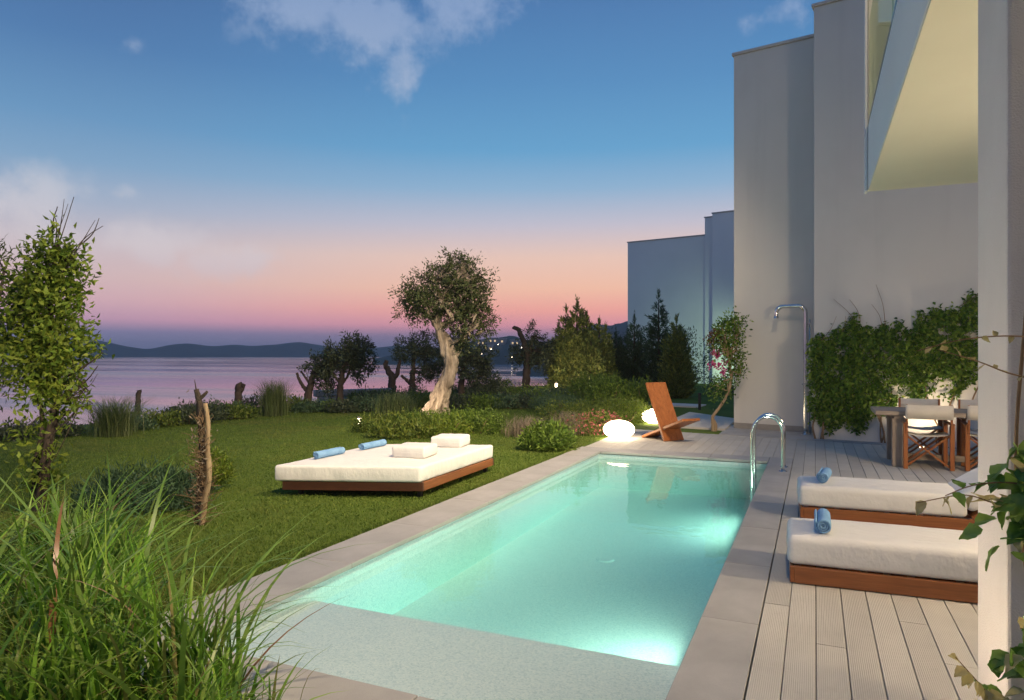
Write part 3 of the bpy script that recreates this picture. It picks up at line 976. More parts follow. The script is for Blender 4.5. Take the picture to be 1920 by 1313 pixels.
def cushion(x, y, rz, label, s=.42, h=.135):
    o = rounded('cushion', s, s, h, (0, 0, h / 2), .022, M['fabric'], None, 3, .012)
    o.location = (x, y, .362); o.rotation_euler = (0, 0, rz)
    bm = bmesh.new()
    add_box(bm, (0, 0, h * .5), (s + .003, s + .003, .006), None, .002)
    link('piping', bm_mesh('piping', bm), M['fabric'], o)
    return tag(o, label, 'cushion', 'square white cushions')
cushion(-4.44, 7.14, rad(8), 'square white box cushion at the near side of the daybed beside the pool')
cushion(-4.50, 8.14, rad(10), 'square white box cushion at the far side of the daybed')
towel_roll((-5.37, 6.70, .358), rad(90), .50, .052, 'rolled blue towel near the left front corner of the daybed', 'rolled blue towels')
towel_roll((-5.32, 7.52, .362), rad(91), .52, .052, 'rolled blue towel farther back on the daybed', 'rolled blue towels')

# ---- two-plank chair on the far deck
ch = empty('plank_chair', (-2.40, 12.78, 0), 0, 'slanting reddish wood chair made of two crossed planks on the deck', 'chair')
fdir = Vector((.78, -.626, 0)); wdir = Vector((.626, .78, 0))
def plank(name, a, b, w, th, slot=None):
    """a -> b along, w wide along wdir"""
    a = Vector(a); b = Vector(b); d = (b - a).normalized()
    nrm = d.cross(wdir)
    L = (b - a).length
    out_ = []
    k = 3
    for q in range(k):
        bm = bmesh.new()
        ww = w / k - .0015
        off = (q - (k - 1) / 2) * (w / k)
        add_box(bm, (off, 0, L / 2), (ww, th, L), None, .003)
        mtx = Matrix((wdir, nrm, d)).transposed()
        bmesh.ops.rotate(bm, cent=(0, 0, 0), matrix=mtx, verts=bm.verts)
        bmesh.ops.translate(bm, vec=a, verts=bm.verts)
        # keep the grain in plank space
        out_.append(link(name, bm_mesh(name, bm), M['teak_z'], ch))
    return out_
plank('back_plank', fdir * .03 + Vector((0, 0, .0)), fdir * -.50 + Vector((0, 0, 1.05)), .46, .045)
plank('seat_plank', fdir * -.66 + Vector((0, 0, .015)), fdir * .50 + Vector((0, 0, .43)), .40, .045)

# ---- egg lamps
def egg(loc, e, label):
    r = empty('egg_lamp', loc, 0, label, 'lamp', 'glowing egg lamps')
    bm = bmesh.new()
    bmesh.ops.create_uvsphere(bm, u_segments=40, v_segments=24, radius=1.0)
    for v in bm.verts:
        v.co = Vector((v.co.x * .295, v.co.y * .295, .17 + v.co.z * .175))
        v.co.z = max(v.co.z, .012)
    link('shade', bm_mesh('shade', bm), M['glow'], r, True)
    bm = bmesh.new()
    bmesh.ops.create_cone(bm, cap_ends=True, segments=24, radius1=.10, radius2=.11, depth=.012, matrix=Matrix.Translation((0, 0, .005)))
    link('base', bm_mesh('base', bm), M['concrete'], r)
    return r
egg((-3.40, 12.72, 0), 10, 'glowing white egg shaped lamp on the deck beside pink flowers')
egg((-3.36, 15.72, 0), 10, 'glowing white egg shaped lamp half hidden behind the plank chair')

# ---- outdoor shower
sh = empty('outdoor_shower', (-.17, 14.86, 0), ANG, 'tall polished steel outdoor shower with a hooked arm against the wall', 'shower')
path_ = [(0, 0, 0), (0, 0, .6), (0, 0, 1.3), (0, 0, 2.0), (0, 0, 2.40), (-.03, 0, 2.50), (-.10, 0, 2.56), (-.2, 0, 2.565), (-.42, 0, 2.565), (-.49, 0, 2.55), (-.54, 0, 2.50), (-.56, 0, 2.42), (-.56, 0, 2.36)]
link('pole', Geo().add(tube_geo(bez(path_, 60), .041, 16)).mesh('pole'), M['steel'], sh, True)
link('supply_pipe', Geo().add(tube_geo([(.07, .03, 0), (.07, .03, 1.2), (.07, .03, 2.3)], .022, 12)).mesh('supply_pipe'), M['steel'], sh, True)
for z in (.5, 1.3, 2.2):
    box('pipe_clip', (.04, .015, z), (.10, .05, .025), M['steel'], sh, None, .004)
for n_, c_, r1, r2, d_ in (('shower_head', (-.56, 0, 2.345), .055, .045, .04), ('base_flange', (0, 0, .012), .10, .085, .02)):
    bm = bmesh.new()
    bmesh.ops.create_cone(bm, cap_ends=True, segments=24, radius1=r1, radius2=r2, depth=d_, matrix=Matrix.Translation(c_))
    link(n_, bm_mesh(n_, bm), M['steel'], sh, False)
link('valve_handle', Geo().add(tube_geo([(0, -.02, 1.0), (-.02, -.09, 1.0), (-.05, -.10, 1.0)], .014, 10)).mesh('valve_handle'), M['steel'], sh, True)

# ---- pool ladder
ld = empty('pool_ladder', (-.40, 10.05, 0), 0, 'stainless steel pool ladder with two arched handrails', 'ladder')
for y in (0.0, .40):
    p_ = [(0, y, -.0), (0, y, .3), (0, y, .52), (-.03, y, .64), (-.10, y, .715), (-.19, y, .74), (-.28, y, .715), (-.36, y, .63), (-.395, y, .5), (-.40, y, .2), (-.40, y, -.2), (-.395, y, -.52)]
    link('handrail', Geo().add(tube_geo(bez(p_, 60), .0225, 14)).mesh('handrail'), M['steel'], ld, True)
    bm = bmesh.new()
    bmesh.ops.create_cone(bm, cap_ends=True, segments=24, radius1=.055, radius2=.045, depth=.014, matrix=Matrix.Translation((0, y, .008)))
    link('flange', bm_mesh('flange', bm), M['steel'], ld)
for z in (-.16, -.38):
    box('tread', (-.40, .20, z), (.08, .37, .025), M['steel'], ld, None, .006, 2)

# ---- dining table and director chairs
tb = empty('dining_table', (.79, 11.06, 0), 0, 'weathered grey wood dining table in front of the green climber', 'table')
TL, TW, TZ = 2.3, .94, .79
for k in range(5):
    box('plank', (TL / 2, .094 + k * .188, TZ - .03), (TL, .184, .06), M['grey_wood'], tb, None, .004)
for x in (.30, TL - .30):
    for y in (.11, TW - .11):
        box('leg', (x, y, .345), (.17, .10, .69), M['grey_wood_z'], tb, None, .006)
    box('foot_rail', (x, TW / 2, .10), (.07, TW - .325, .10), M['grey_wood'], tb, None, .004)
    box('cross_beam', (x, TW / 2, .705), (.12, TW - .08, .05), M['grey_wood'], tb, None, .004)
box('stretcher', (TL / 2, TW / 2, .105), (TL - .68, .09, .085), M['grey_wood'], tb, None, .004)

def director_chair():
    r = empty('director_chair', (0, 0, 0))
    w, d = .56, .44
    for sx in (-1, 1):
        for sy in (-1, 1):
            box('leg', (sx * w / 2, sy * d / 2, .31), (.054, .054, .62), M['teak_z'], r, None, .004)
        box('armrest', (sx * w / 2, .0, .633), (.055, d + .10, .024), M['teak_y'], r, None, .006)
        box('side_rail', (sx * w / 2 - sx * .03, 0, .46), (.024, d - .05, .035), M['teak_y'], r, None, .004)
        box('foot_runner', (sx * w / 2 - sx * .03, 0, .05), (.024, d - .05, .035), M['teak_y'], r, None, .004)
        box('back_post', (sx * (w / 2 - .012), -d / 2 - .035, .70), (.026, .022, .40), M['teak_z'], r, Matrix.Rotation(rad(0), 3, 'X'), .004)
    for sy in (-1, 1):
        for k, s in enumerate((-1, 1)):
            y = sy * (d / 2 - .05 - k * .03)
            link('cross_brace', bar_mesh('cross_brace', (-s * (w / 2 - .03), y, .04), (s * (w / 2 - .03), y, .45), .055, .024), M['teak_z'], r)
    # sling seat and back
    n = 14
    def sling(name, fx, z_or_y):
        V = []; F = []
        for i_ in range(n + 1):
            u = i_ / n * 2 - 1
            for j_ in (0, 1):
                V.append(fx(u, j_, 0))
        for i_ in range(n + 1):
            u = i_ / n * 2 - 1
            for j_ in (0, 1):
                V.append(fx(u, j_, 1))
        m_ = 2 * (n + 1)
        for i_ in range(n):
            a_ = i_ * 2
            F.append((a_, a_ + 2, a_ + 3, a_ + 1)); F.append((m_ + a_, m_ + a_ + 1, m_ + a_ + 3, m_ + a_ + 2))
            F.append((a_, m_ + a_, m_ + a_ + 2, a_ + 2)); F.append((a_ + 1, a_ + 3, m_ + a_ + 3, m_ + a_ + 1))
        F.append((0, 1, m_ + 1, m_)); F.append((2 * n, m_ + 2 * n, m_ + 2 * n + 1, 2 * n + 1))
        return link(name, np_mesh(name, V, F), M['canvas'], r, False)
    sling('seat_canvas', lambda u, j_, s: (u * (w / 2 - .02), (j_ - .5) * (d - .04), .485 - .035 * (1 - u * u) + s * .006), 0)
    sling('back_canvas', lambda u, j_, s: (u * (w / 2 + .008), -d / 2 - .05 + .02 * (1 - u * u) * -1 - s * .005, .70 + j_ * .195), 0)
    return r
dc = director_chair()
def copy_thing(src):
    o = src.copy(); C.objects.link(o)
    for chd in src.children:
        c_ = chd.copy(); C.objects.link(c_); c_.parent = o
        c_.matrix_parent_inverse = chd.matrix_parent_inverse.copy()
    return o
spots = [((1.43, 11.22, 0), 2, 'wooden director chair with cream canvas back nearest the table leg on the pool side'),
         ((2.20, 11.30, 0), -3, 'wooden director chair with cream canvas back partly behind the stucco pillar'),
         ((1.50, 12.20, 0), 180, 'wooden director chair behind the table facing the pool nearer the shower'),
         ((2.30, 12.22, 0), 178, 'wooden director chair behind the table farther from the shower')]
for k, (lc, rz, lb) in enumerate(spots):
    o = dc if k == 0 else copy_thing(dc)
    o.location = lc; o.rotation_euler = (0, 0, rad(rz))
    tag(o, lb, 'chair', 'director chairs round the dining table')

# ---- garden lights
def spike_spot(loc, target, energy, label, color=WARM, angle=60):
    r = empty('garden_spotlight', loc, 0, label, 'light', 'garden spotlights')
    tl = (Vector(target) - Vector(loc)); d = (tl - Vector((0, 0, .22))).normalized()
    link('spike', Geo().add(tube_geo([(0, 0, -.05), (0, 0, .1), (0, 0, .2)], .012, 8)).mesh('spike'), M['black'], r)
    h0 = Vector((0, 0, .22))
    link('housing', Geo().add(tube_geo([h0 - d * .07, h0, h0 + d * .06], [.035, .045, .05], 14)).mesh('housing'), M['black'], r)
    link('lens', Geo().add(tube_geo([h0 + d * .058, h0 + d * .066], .042, 14)).mesh('lens'), M['spot_glow'], r)
    lamp('lamp_light', 'SPOT', h0 + d * .09, energy, color, r, tl, .04, angle, .7)
    return r
def bollard(loc, label, energy=0, h=.45):
    r = empty('bollard_light', loc, 0, label, 'light')
    link('post', Geo().add(tube_geo([(0, 0, -.03), (0, 0, h * .5), (0, 0, h)], .04, 14)).mesh('post'), M['black'], r)
    if energy:
        link('lens', Geo().add(tube_geo([(0, 0, h), (0, 0, h + .12)], .04, 14)).mesh('lens'), M['spot_glow'], r)
        link('cap', Geo().add(tube_geo([(0, 0, h + .12), (0, 0, h + .15)], .055, 14)).mesh('cap'), M['black'], r)
        lamp('lamp_light', 'POINT', (0, 0, h + .25), energy, WARM, r, None, .05)
    else:
        link('cap', Geo().add(tube_geo([(0, 0, h), (0, 0, h + .03)], .048, 14)).mesh('cap'), M['black'], r)
    return r
spike_spot((-8.6, 12.6, 0), (-8.15, 13.8, .45), 130, 'small spotlight hidden among the shrubs left of the old olive')
bollard((-8.72, 11.85, 0), 'tiny bright ground light at the left edge of the round shrub bed', 5, .14)
spike_spot((-7.15, 12.2, .0), (-8.0, 13.7, .4), 250, 'small spotlight hidden among the shrubs in front of the old olive', angle=44)
spike_spot((-7.0, 22.3, 0), (-8.0, 24.6, 1.5), 300, 'small added spotlight at the foot of the wide bushy conifer', angle=80)  # lamp added to brighten the conifer
spike_spot((-4.6, 17.2, 0), (-5.5, 19.4, .9), 60, 'small spotlight lighting the pale leafy bush')
spike_spot((-3.7, 34.2, 0), (-4.4, 37.6, 1.2), 330, 'small spotlight washing the foot of the distant villa wall', (.72, 1.0, .62), 100)
spike_spot((-6.9, 3.15, 0), (-7.15, 4.4, 1.6), 60, 'small spotlight below the young leafy tree', angle=95)
bollard((-8.28, 22.58, 0), 'lit bollard light among the shrubs left of the wide conifer', 40)
bollard((-3.03, 20.2, 0), 'short unlit black bollard on the lawn beside the neighbour path')
uplight('wall_uplight', (1.66, 13.36, 0), (1.66, 13.95, 1.5), 105, 'recessed ground light at the foot of the green climber', angle=125)
# low stone wall near the shore
sw = empty('stone_wall', (-14.5, 17.5, 0), math.atan2(1.7, 1.25), 'low rough grey stone wall beyond the lawn edge', 'wall')
for row in range(2):
    x = 0 if row == 0 else -.12
    while x < 2.3:
        L_ = random.uniform(.28, .5)
        box('stone', (x + L_ / 2, random.uniform(-.02, .02), .12 + row * .225), (L_ - .012, .32, .215), M['stone'], sw, None, .03, 2)
        x += L_

# ================================================================== VEGETATION
ORD = ['first', 'second', 'third', 'fourth', 'fifth', 'sixth', 'seventh', 'eighth', 'ninth', 'tenth', 'eleventh', 'twelfth', 'thirteenth', 'fourteenth', 'fifteenth', 'sixteenth']
def gnarl(me, amp, sc):
    me.update()
    nrm = [v.normal.copy() for v in me.vertices]
    for v, n_ in zip(me.vertices, nrm):
        p_ = Vector((v.co.x * sc, v.co.y * sc, v.co.z * sc * .48))
        q = mnoise.noise(p_) * .6 + (abs(mnoise.noise(p_ * 2.3)) - .25) * .7 + mnoise.noise(p_ * 5.1) * .2
        v.co += n_ * amp * q
def tree(name, label, loc, limbs, lobes, clumps, per, L, W, leafm, barkm, clump_r=.12, up=.3, shell=.4, wob=.12, twigs=60, along=.1, cat='tree', group=None, droop=.15, segs=12, tw_r=.016):
    r = empty(name, loc, 0, label, cat, group)
    g = Geo()
    for pts, r0, r1 in limbs:
        n_ = (10 + 4 * len(pts)) * (3 if segs > 20 else 1)
        pth = bez(pts, n_)
        pth[1:-1] += rng.normal(size=(n_ - 2, 3)) * r0 * (0 if segs > 20 else .07)
        g.add(tube_geo(pth, np.linspace(r0, r1, n_) ** 1.0, segs, wob))
    if twigs and lobes:
        pc, _ = lobes_points(lobes, twigs, .6)
        ends = np.array([np.array(l[0][-1]) for l in limbs] + [np.array(l[0][-2]) for l in limbs])
        for q in pc:
            e = ends[np.argmin(np.linalg.norm(ends - q, axis=1) + rng.random(len(ends)) * .3)]
            mid = (e + q) / 2 + rng.normal(size=3) * .08
            g.add(tube_geo(bez([e, mid, q], 6), np.linspace(tw_r, tw_r * .35, 6), 5, 0, False))
    tm = g.mesh('trunk')
    if segs > 20:
        gnarl(tm, .11, 3.4)
    link('trunk', tm, barkm, r, True)
    if lobes:
        V, F = crown_geo(lobes, clumps, per, L, W, clump_r, up, shell, droop, along)
        link('crown', np_mesh('crown', V, F), leafm, r)
    return r

def mound(name, label, loc, lobes, n_clump, per, L, W, leafm, clump_r=.05, up=.5, shell=.75, cat='shrub', group=None, stems=8, flowers=None, droop=.1):
    """shrub: stems, foliage and, where it blooms, flowers; lobes are cut at the ground"""
    r = empty(name, loc, 0, label, cat, group)
    g = Geo()
    pc, _ = lobes_points(lobes, stems, .5)
    for q in pc:
        q = q.copy(); q[2] = max(q[2], .1)
        b = np.array([q[0] * .25, q[1] * .25, -.02])
        g.add(tube_geo(bez([b, (b + q) / 2 + rng.normal(size=3) * .03, q], 6), np.linspace(.014, .004, 6), 5, 0, False))
    link('stem', g.mesh('stem'), M['twig'], r)
    V, F = crown_geo(lobes, n_clump, per, L, W, clump_r, up, shell, droop, .04)
    keep = V.reshape(-1, 4, 3)
    keep = keep[(keep[:, :, 2].min(1) > -.01)]
    link('foliage', np_mesh('foliage', keep.reshape(-1, 3), np.arange(len(keep) * 4).reshape(-1, 4)), leafm, r)
    if flowers:
        fm, cnt, sz = flowers
        p_, d_ = lobes_points(lobes, cnt, .97)
        sel = p_[:, 2] > .03
        p_, d_ = p_[sel], d_[sel]
        P5 = np.repeat(p_, 5, 0); D5 = np.repeat(d_, 5, 0) * .5 + rng.normal(size=(len(P5), 3)) * .7
        V, F = leaf_geo(P5, D5, sz, sz * .9, .05)
        link('flower', np_mesh('flower', V, F), fm, r)
    return r

def L3(r, z, f, a, b=None, c=None, w=1.0):
    """lobe in view-aligned offsets"""
    b = a if b is None else b; c = a if c is None else c
    return (rf(r, z, f), (a, c, b), w)

# ---- the old olive in the round bed
OL = (-8.06, 13.82, 0)
trunk_l = [([rf(-.02, -.1), rf(.0, .3, .02), rf(.18, .75), rf(.34, 1.25, -.03), rf(.30, 1.7), rf(.12, 2.15), rf(.02, 2.45)], .25, .11),
           ([rf(-.10, -.1, -.05), rf(-.13, .22, -.08), rf(-.02, .5, -.05), rf(.12, .8)], .18, .10),
           ([rf(.16, -.1, .1), rf(.2, .3, .05), rf(.26, .8)], .18, .13),
           ([rf(.30, 1.0), rf(.40, 1.35), rf(.43, 1.50)], .11, .07),
           ([rf(.05, 2.3), rf(-.3, 2.6, .1), rf(-.7, 2.85, .1)], .10, .03),
           ([rf(.02, 2.35), rf(.1, 2.8, -.1), rf(.05, 3.3, -.1)], .10, .03),
           ([rf(.08, 2.2), rf(.5, 2.45, .1), rf(.85, 2.6, .2)], .09, .03),
           ([rf(.25, 1.8), rf(.6, 1.95, -.1), rf(.8, 2.1, -.2)], .06, .02)]
lob = [L3(-.68, 2.95, .0, .26, .26), L3(-.62, 2.6, .0, .22, .18), L3(-.35, 3.1, .2, .34, .3), L3(.0, 3.32, 0, .36, .3), L3(.42, 3.62, .1, .28, .26), L3(.80, 3.66, 0, .26, .18), L3(1.12, 3.38, 0, .24, .2), L3(.62, 3.3, -.2, .42, .34), L3(1.0, 3.0, .1, .34, .34),
       L3(.35, 2.85, .3, .5, .38), L3(.95, 2.55, 0, .36, .34), L3(1.22, 2.28, .1, .24, .2), L3(1.32, 2.12, .1, .12, .12), L3(-.45, 2.55, 0, .28, .2), L3(.6, 2.2, -.1, .34, .28, .4, .8), L3(-.1, 2.75, -.3, .44, .3), L3(.85, 1.95, .1, .28, .22, .3, .8), L3(.55, 1.75, .2, .2, .16, .2, .6), L3(.3, 3.9, 0, .08, .14), L3(.62, 3.88, 0, .1, .14), L3(-.86, 3.12, 0, .1, .14)]
trunk_l = [(p_, a_ * .84, b_ * .84) for p_, a_, b_ in trunk_l]
tree('olive_tree', 'old olive tree with lit gnarled pale trunk in the round shrub bed', OL, trunk_l, [(rf(.27, 2.78) + (c_ - rf(.27, 2.78)) * .93, tuple(v * .86 for v in r_), w_) for c_, r_, w_ in lob], 640, 24, .085, .027, M['leaf_olive'], M['olive_bark'], .05, .15, .35, .2, 150, .26, segs=40)

# ---- other olives toward the shore
def small_olive(loc, label, limbs, lob, clumps=260, per=10, m='leaf_dark', L=.11, W=.036):
    lob = [(c_, tuple(v * .95 for v in r_), w_) for c_, r_, w_ in lob]
    limbs = [(p_, a_ * .68, b_ * .68) for p_, a_, b_ in limbs]
    return tree('olive_tree', label, loc, limbs, lob, int(clumps * .62), per * 2, L, W, M[m], M['bark'], .05, .1, .35, .15, 40, .22, group='dark olive trees toward the shore')
small_olive((-13.37, 15.72, 0), 'low pruned olive with a bare stub branch left of the others',
            [([rf(0, -.1), rf(.02, .45), rf(.08, .75), rf(.18, 1.1), rf(.3, 1.25)], .19, .07), ([rf(0, .5), rf(-.22, .78), rf(-.33, 1.06)], .085, .05), ([rf(.06, .7), rf(-.1, .95), rf(-.2, 1.1)], .05, .03)],
            [L3(.28, 1.28, 0, .34, .22), L3(.55, 1.3, .1, .3, .2), L3(.45, .85, 0, .28, .22), L3(.62, .65, 0, .18, .16), L3(.02, 1.15, 0, .18, .1)], 170)
small_olive((-12.3, 15.79, 0), 'dark leafy olive beside the stone wall with the sea behind it',
            [([rf(0, -.1), rf(.0, .5), rf(.04, .85), rf(.1, 1.2), rf(.2, 1.5)], .16, .06), ([rf(.02, .7), rf(.2, .95), rf(.3, 1.2)], .07, .03), ([rf(0, .75), rf(-.2, 1.1), rf(-.28, 1.4)], .05, .02)],
            [L3(-.15, 1.5, 0, .28, .33), L3(.3, 1.65, .1, .42, .42), L3(.62, 1.6, 0, .33, .35), L3(.58, 1.2, 0, .34, .26), L3(.1, 1.4, .1, .3, .26), L3(.5, .92, 0, .2, .13), L3(-.32, 1.15, 0, .16, .2), L3(.35, 1.95, 0, .25, .2)], 380)
small_olive((-12.91, 20.54, 0), 'dark olive behind the shrubs just left of the old olive',
            [([rf(0, -.1), rf(.02, .6), rf(.05, 1.1), rf(.1, 1.6)], .2, .07), ([rf(0, .5), rf(-.25, .75), rf(-.38, .85)], .09, .06)],
            [L3(-.15, 1.7, 0, .5, .45), L3(.4, 1.95, .2, .55, .45), L3(.75, 1.4, 0, .5, .45), L3(.95, .85, 0, .4, .35), L3(.4, .9, 0, .4, .3), L3(1.1, 1.75, 0, .3, .3)], 460)
small_olive((-10.33, 19.49, 0), 'dark olive standing directly behind the old olive trunk',
            [([rf(0, -.1), rf(-.05, .5), rf(.0, 1.0), rf(.1, 1.5)], .2, .07)],
            [L3(-.1, 1.6, 0, .5, .4), L3(.5, 1.5, 0, .5, .4), L3(.3, 1.0, 0, .55, .4), L3(.75, .8, 0, .4, .3), L3(1.0, .6, 0, .25, .2)], 420)
small_olive((-9.91, 24.04, 0), 'pruned olive with a hooked bare limb left of the wide conifer',
            [([rf(-.15, -.1), rf(-.12, .6), rf(-.08, 1.1), rf(-.1, 1.7), rf(-.3, 2.3), rf(-.42, 2.55), rf(-.62, 2.62)], .24, .09), ([rf(-.08, 1.1), rf(.05, 1.7), rf(.12, 2.3)], .13, .06), ([rf(-.1, 1.5), rf(-.45, 1.6), rf(-.6, 1.5)], .07, .03)],
            [L3(.4, 1.75, .1, .5, .5), L3(.55, 1.3, 0, .45, .35), L3(.1, 2.45, 0, .22, .25), L3(-.5, 1.6, 0, .3, .35), L3(.8, 1.9, 0, .3, .3), L3(-.4, 1.25, 0, .2, .15), L3(.15, 1.4, 0, .3, .3)], 420)
tree('bare_trunk', 'bare forked tree trunk against the pink water', (-13.54, 20.26, 0), [([rf(0, -.1), rf(0, .4), rf(.0, .75), rf(-.12, 1.0), rf(-.22, 1.2), rf(-.2, 1.38)], .16, .06), ([rf(0, .65), rf(.18, .92), rf(.24, 1.2), rf(.3, 1.4)], .09, .05)],
     [], 0, 0, 0, 0, None, M['bark'], twigs=0, cat='tree stump')
tree('tree_stump', 'short dark forked stump behind the left grass tuft', (-14.2, 13.9, 0), [([rf(0, -.1), rf(0, .4), rf(.02, .82)], .11, .08), ([rf(0, .5), rf(.1, .65), rf(.16, .8)], .07, .05)], [], 0, 0, 0, 0, None, M['bark'], twigs=0, cat='tree stump')
tree('tree_stump', 'small leaning dark stump at the shore edge on the left', (-14.6, 11.2, 0), [([rf(0, -.1), rf(.02, .4), rf(.05, .75)], .07, .05)], [], 0, 0, 0, 0, None, M['bark'], twigs=0, cat='tree stump')

# ---- conifers
def conifer(loc, label, spires, n, L, W, m, name='conifer_tree', group='conifers before the distant villa', upk=1.1, ragged=.25):
    r = empty(name, loc, 0, label, 'tree', group)
    g = Geo(); gs = []
    for (dr, df, h, rb, z0) in spires:
        b = rf(dr, 0, df)
        g.add(tube_geo(bez([b + [0, 0, -.1], b + [0, 0, h * .5], b + [0, 0, h * .97]], 10), np.linspace(.09, .012, 10), 8, .05))
        k = int(n * (h * rb) / sum(s[2] * s[3] for s in spires))
        # sprays: each a short fan of blades on an ascending twig
        kb = max(k // 16, 10)
        z = z0 + (h - z0) * (1 - np.sqrt(rng.random(kb)))
        frac = (z - z0) / (h - z0)
        prof = np.minimum(1, (1 - frac) ** .72 * 1.12) * (.75 + .25 * np.minimum(1, frac * 5))
        a_ = rng.random(kb) * 2 * np.pi
        out_ = np.stack([np.cos(a_), np.sin(a_), np.zeros(kb)], 1)
        rr_ = rb * prof * (.55 + .45 * rng.random(kb)) * (1 + ragged * rng.normal(size=kb) * .5)
        st_ = b + out_ * (rr_ * .55)[:, None] + np.stack([0 * z, 0 * z, z - .12], 1)
        dr_ = unit(out_ * 1.0 + np.array([0, 0, upk]) + rng.normal(size=(kb, 3)) * .15)
        ln = np.minimum(.16 + rr_ * .6, .55) * (.7 + .5 * rng.random(kb))
        tt = rng.random((kb, 16, 1))
        P = st_[:, None, :] + dr_[:, None, :] * (tt * ln[:, None, None]) + rng.normal(size=(kb, 16, 3)) * .012
        D = dr_[:, None, :] + rng.normal(size=(kb, 16, 3)) * .42
        gs.append(leaf_geo(P.reshape(-1, 3), D.reshape(-1, 3), L * (.6 + .6 * rng.random(kb * 16)), W, .1))
        top = b + np.array([0, 0, h])
        P = top + rng.normal(size=(40, 3)) * [.02, .02, .1]
        gs.append(leaf_geo(P, np.array([0, 0, 1.0]) + rng.normal(size=(40, 3)) * .35, L, W))
    link('trunk', g.mesh('trunk'), M['bark'], r, True)
    V, F = cat_geo(gs)
    link('crown', np_mesh('crown', V, F), M[m], r)
    return r
conifer((-8.14, 24.83, 0), 'wide bushy conifer with several pointed tops left of the distant villa',
        [(-.12, 0, 3.45, .85, .05), (-.55, -.1, 3.2, .62, .05), (.25, .1, 3.0, .6, .1), (.72, 0, 2.75, .55, .05), (.98, .1, 2.5, .42, .1), (-.8, .2, 2.6, .42, .1), (.35, -.5, 2.2, .6, .05)], 52000, .17, .038, 'leaf_conifer')
conifer((-7.16, 26.35, 0), 'slim dark conifer just right of the wide bushy one', [(0, 0, 2.35, .5, .1), (.25, .2, 1.9, .4, .1)], 10000, .15, .03, 'leaf_conifer_d')
conifer((-6.5, 26.6, 0), 'dark mid height conifer with thin tip left of the tallest one', [(0, 0, 2.95, .55, .1), (.3, .1, 2.1, .45, .1)], 12000, .15, .03, 'leaf_conifer_d')
conifer((-5.42, 26.03, 0), 'tallest dark open branched conifer with a feathery tip', [(0, 0, 3.75, .62, .1)], 9000, .17, .03, 'leaf_conifer_d', ragged=.6, upk=.75)
conifer((-4.62, 25.29, 0), 'green upright conifer at the right end of the row', [(0, 0, 2.8, .60, .05), (.15, .1, 2.3, .5, .1)], 16000, .17, .034, 'leaf_conifer', upk=1.0, ragged=.4)

# ---- the young tree at the left edge
YT = (-7.26, 4.52, 0)
lob = [L3(.14, 2.70, 0, .17, .18), L3(.0, 2.56, 0, .2, .2), L3(.24, 2.52, .05, .2, .22), L3(.06, 2.34, 0, .34, .26), L3(-.12, 2.15, .1, .42, .30), L3(.2, 2.05, -.05, .32, .32), L3(-.28, 1.85, 0, .36, .32), L3(.14, 1.68, 0, .38, .32),
       L3(-.1, 1.5, -.1, .36, .25), L3(.12, 1.3, 0, .32, .25), L3(.18, 1.08, 0, .22, .16), L3(-.1, .75, .0, .2, .25, .2, .8), L3(-.05, .35, 0, .22, .25, .2, .9), L3(-.3, 1.25, .1, .2, .13, .2, .4)]
limbs = [([rf(-.06, -.1), rf(.0, .4), rf(.07, .85), rf(.12, 1.25), rf(.06, 1.8), rf(.05, 2.5)], .062, .018), ([rf(-.09, -.1), rf(-.1, .4), rf(-.02, .9), rf(-.15, 1.5), rf(-.2, 2.0)], .035, .01),
         ([rf(.05, 2.2), rf(.1, 2.7), rf(.24, 3.15)], .008, .002), ([rf(.05, 2.4), rf(.15, 2.85), rf(.2, 3.2)], .008, .002), ([rf(.1, 2.3), rf(.35, 2.7), rf(.52, 2.98)], .008, .002), ([rf(.1, 2.4), rf(.08, 2.9), rf(.13, 3.12)], .01, .004),
         ([rf(.1, 1.3), rf(.45, 1.5), rf(.6, 1.62)], .012, .004), ([rf(.1, 1.1), rf(.4, 1.3), rf(.55, 1.48)], .01, .004), ([rf(.4, 2.75), rf(.5, 2.85), rf(.56, 3.0)], .007, .003), ([rf(.1, 2.6), rf(.2, 2.9), rf(.3, 3.22)], .006, .003), ([rf(.1, 2.6), rf(.12, 2.95), rf(.05, 3.08)], .006, .003), ([rf(.2, 2.55), rf(.42, 2.8), rf(.6, 2.92)], .006, .003), ([rf(.15, 1.3), rf(.42, 1.25), rf(.55, 1.4)], .005, .002), ([rf(.12, 1.0), rf(.35, 1.05), rf(.45, 1.22)], .005, .002)]
tree('young_tree', 'young leafy tree with yellow green leaves at the left edge of the lawn', YT, limbs, [(c_ * [.88, .88, 1], (r_[0] * .72, r_[1] * .8, r_[2] * .84), w_) for c_, r_, w_ in lob], 780, 9, .078, .034, M['leaf_yellow'], M['bark'], .055, .25, .3, .06, 70, .14, droop=.25, tw_r=.006)
# olive shoots behind it
tree('olive_tree', 'grey green olive behind the young leafy tree at the left edge', (-9.2, 5.1, 0), [([rf(-.4, -.1), rf(-.4, 1.0), rf(-.3, 2.0), rf(-.15, 2.7)], .09, .02), ([rf(-.35, 1.4), rf(0, 2.0), rf(.15, 2.6)], .04, .012)],
     [L3(-.3, 2.3, 0, .4, .4), L3(-.1, 2.65, 0, .26, .3), L3(-.4, 1.7, 0, .45, .4), L3(-.1, 1.3, 0, .35, .3)], 260, 11, .095, .022, M['leaf_olive'], M['bark'], .07, .7, .3, .1, 40, .2, group='dark olive trees toward the shore')

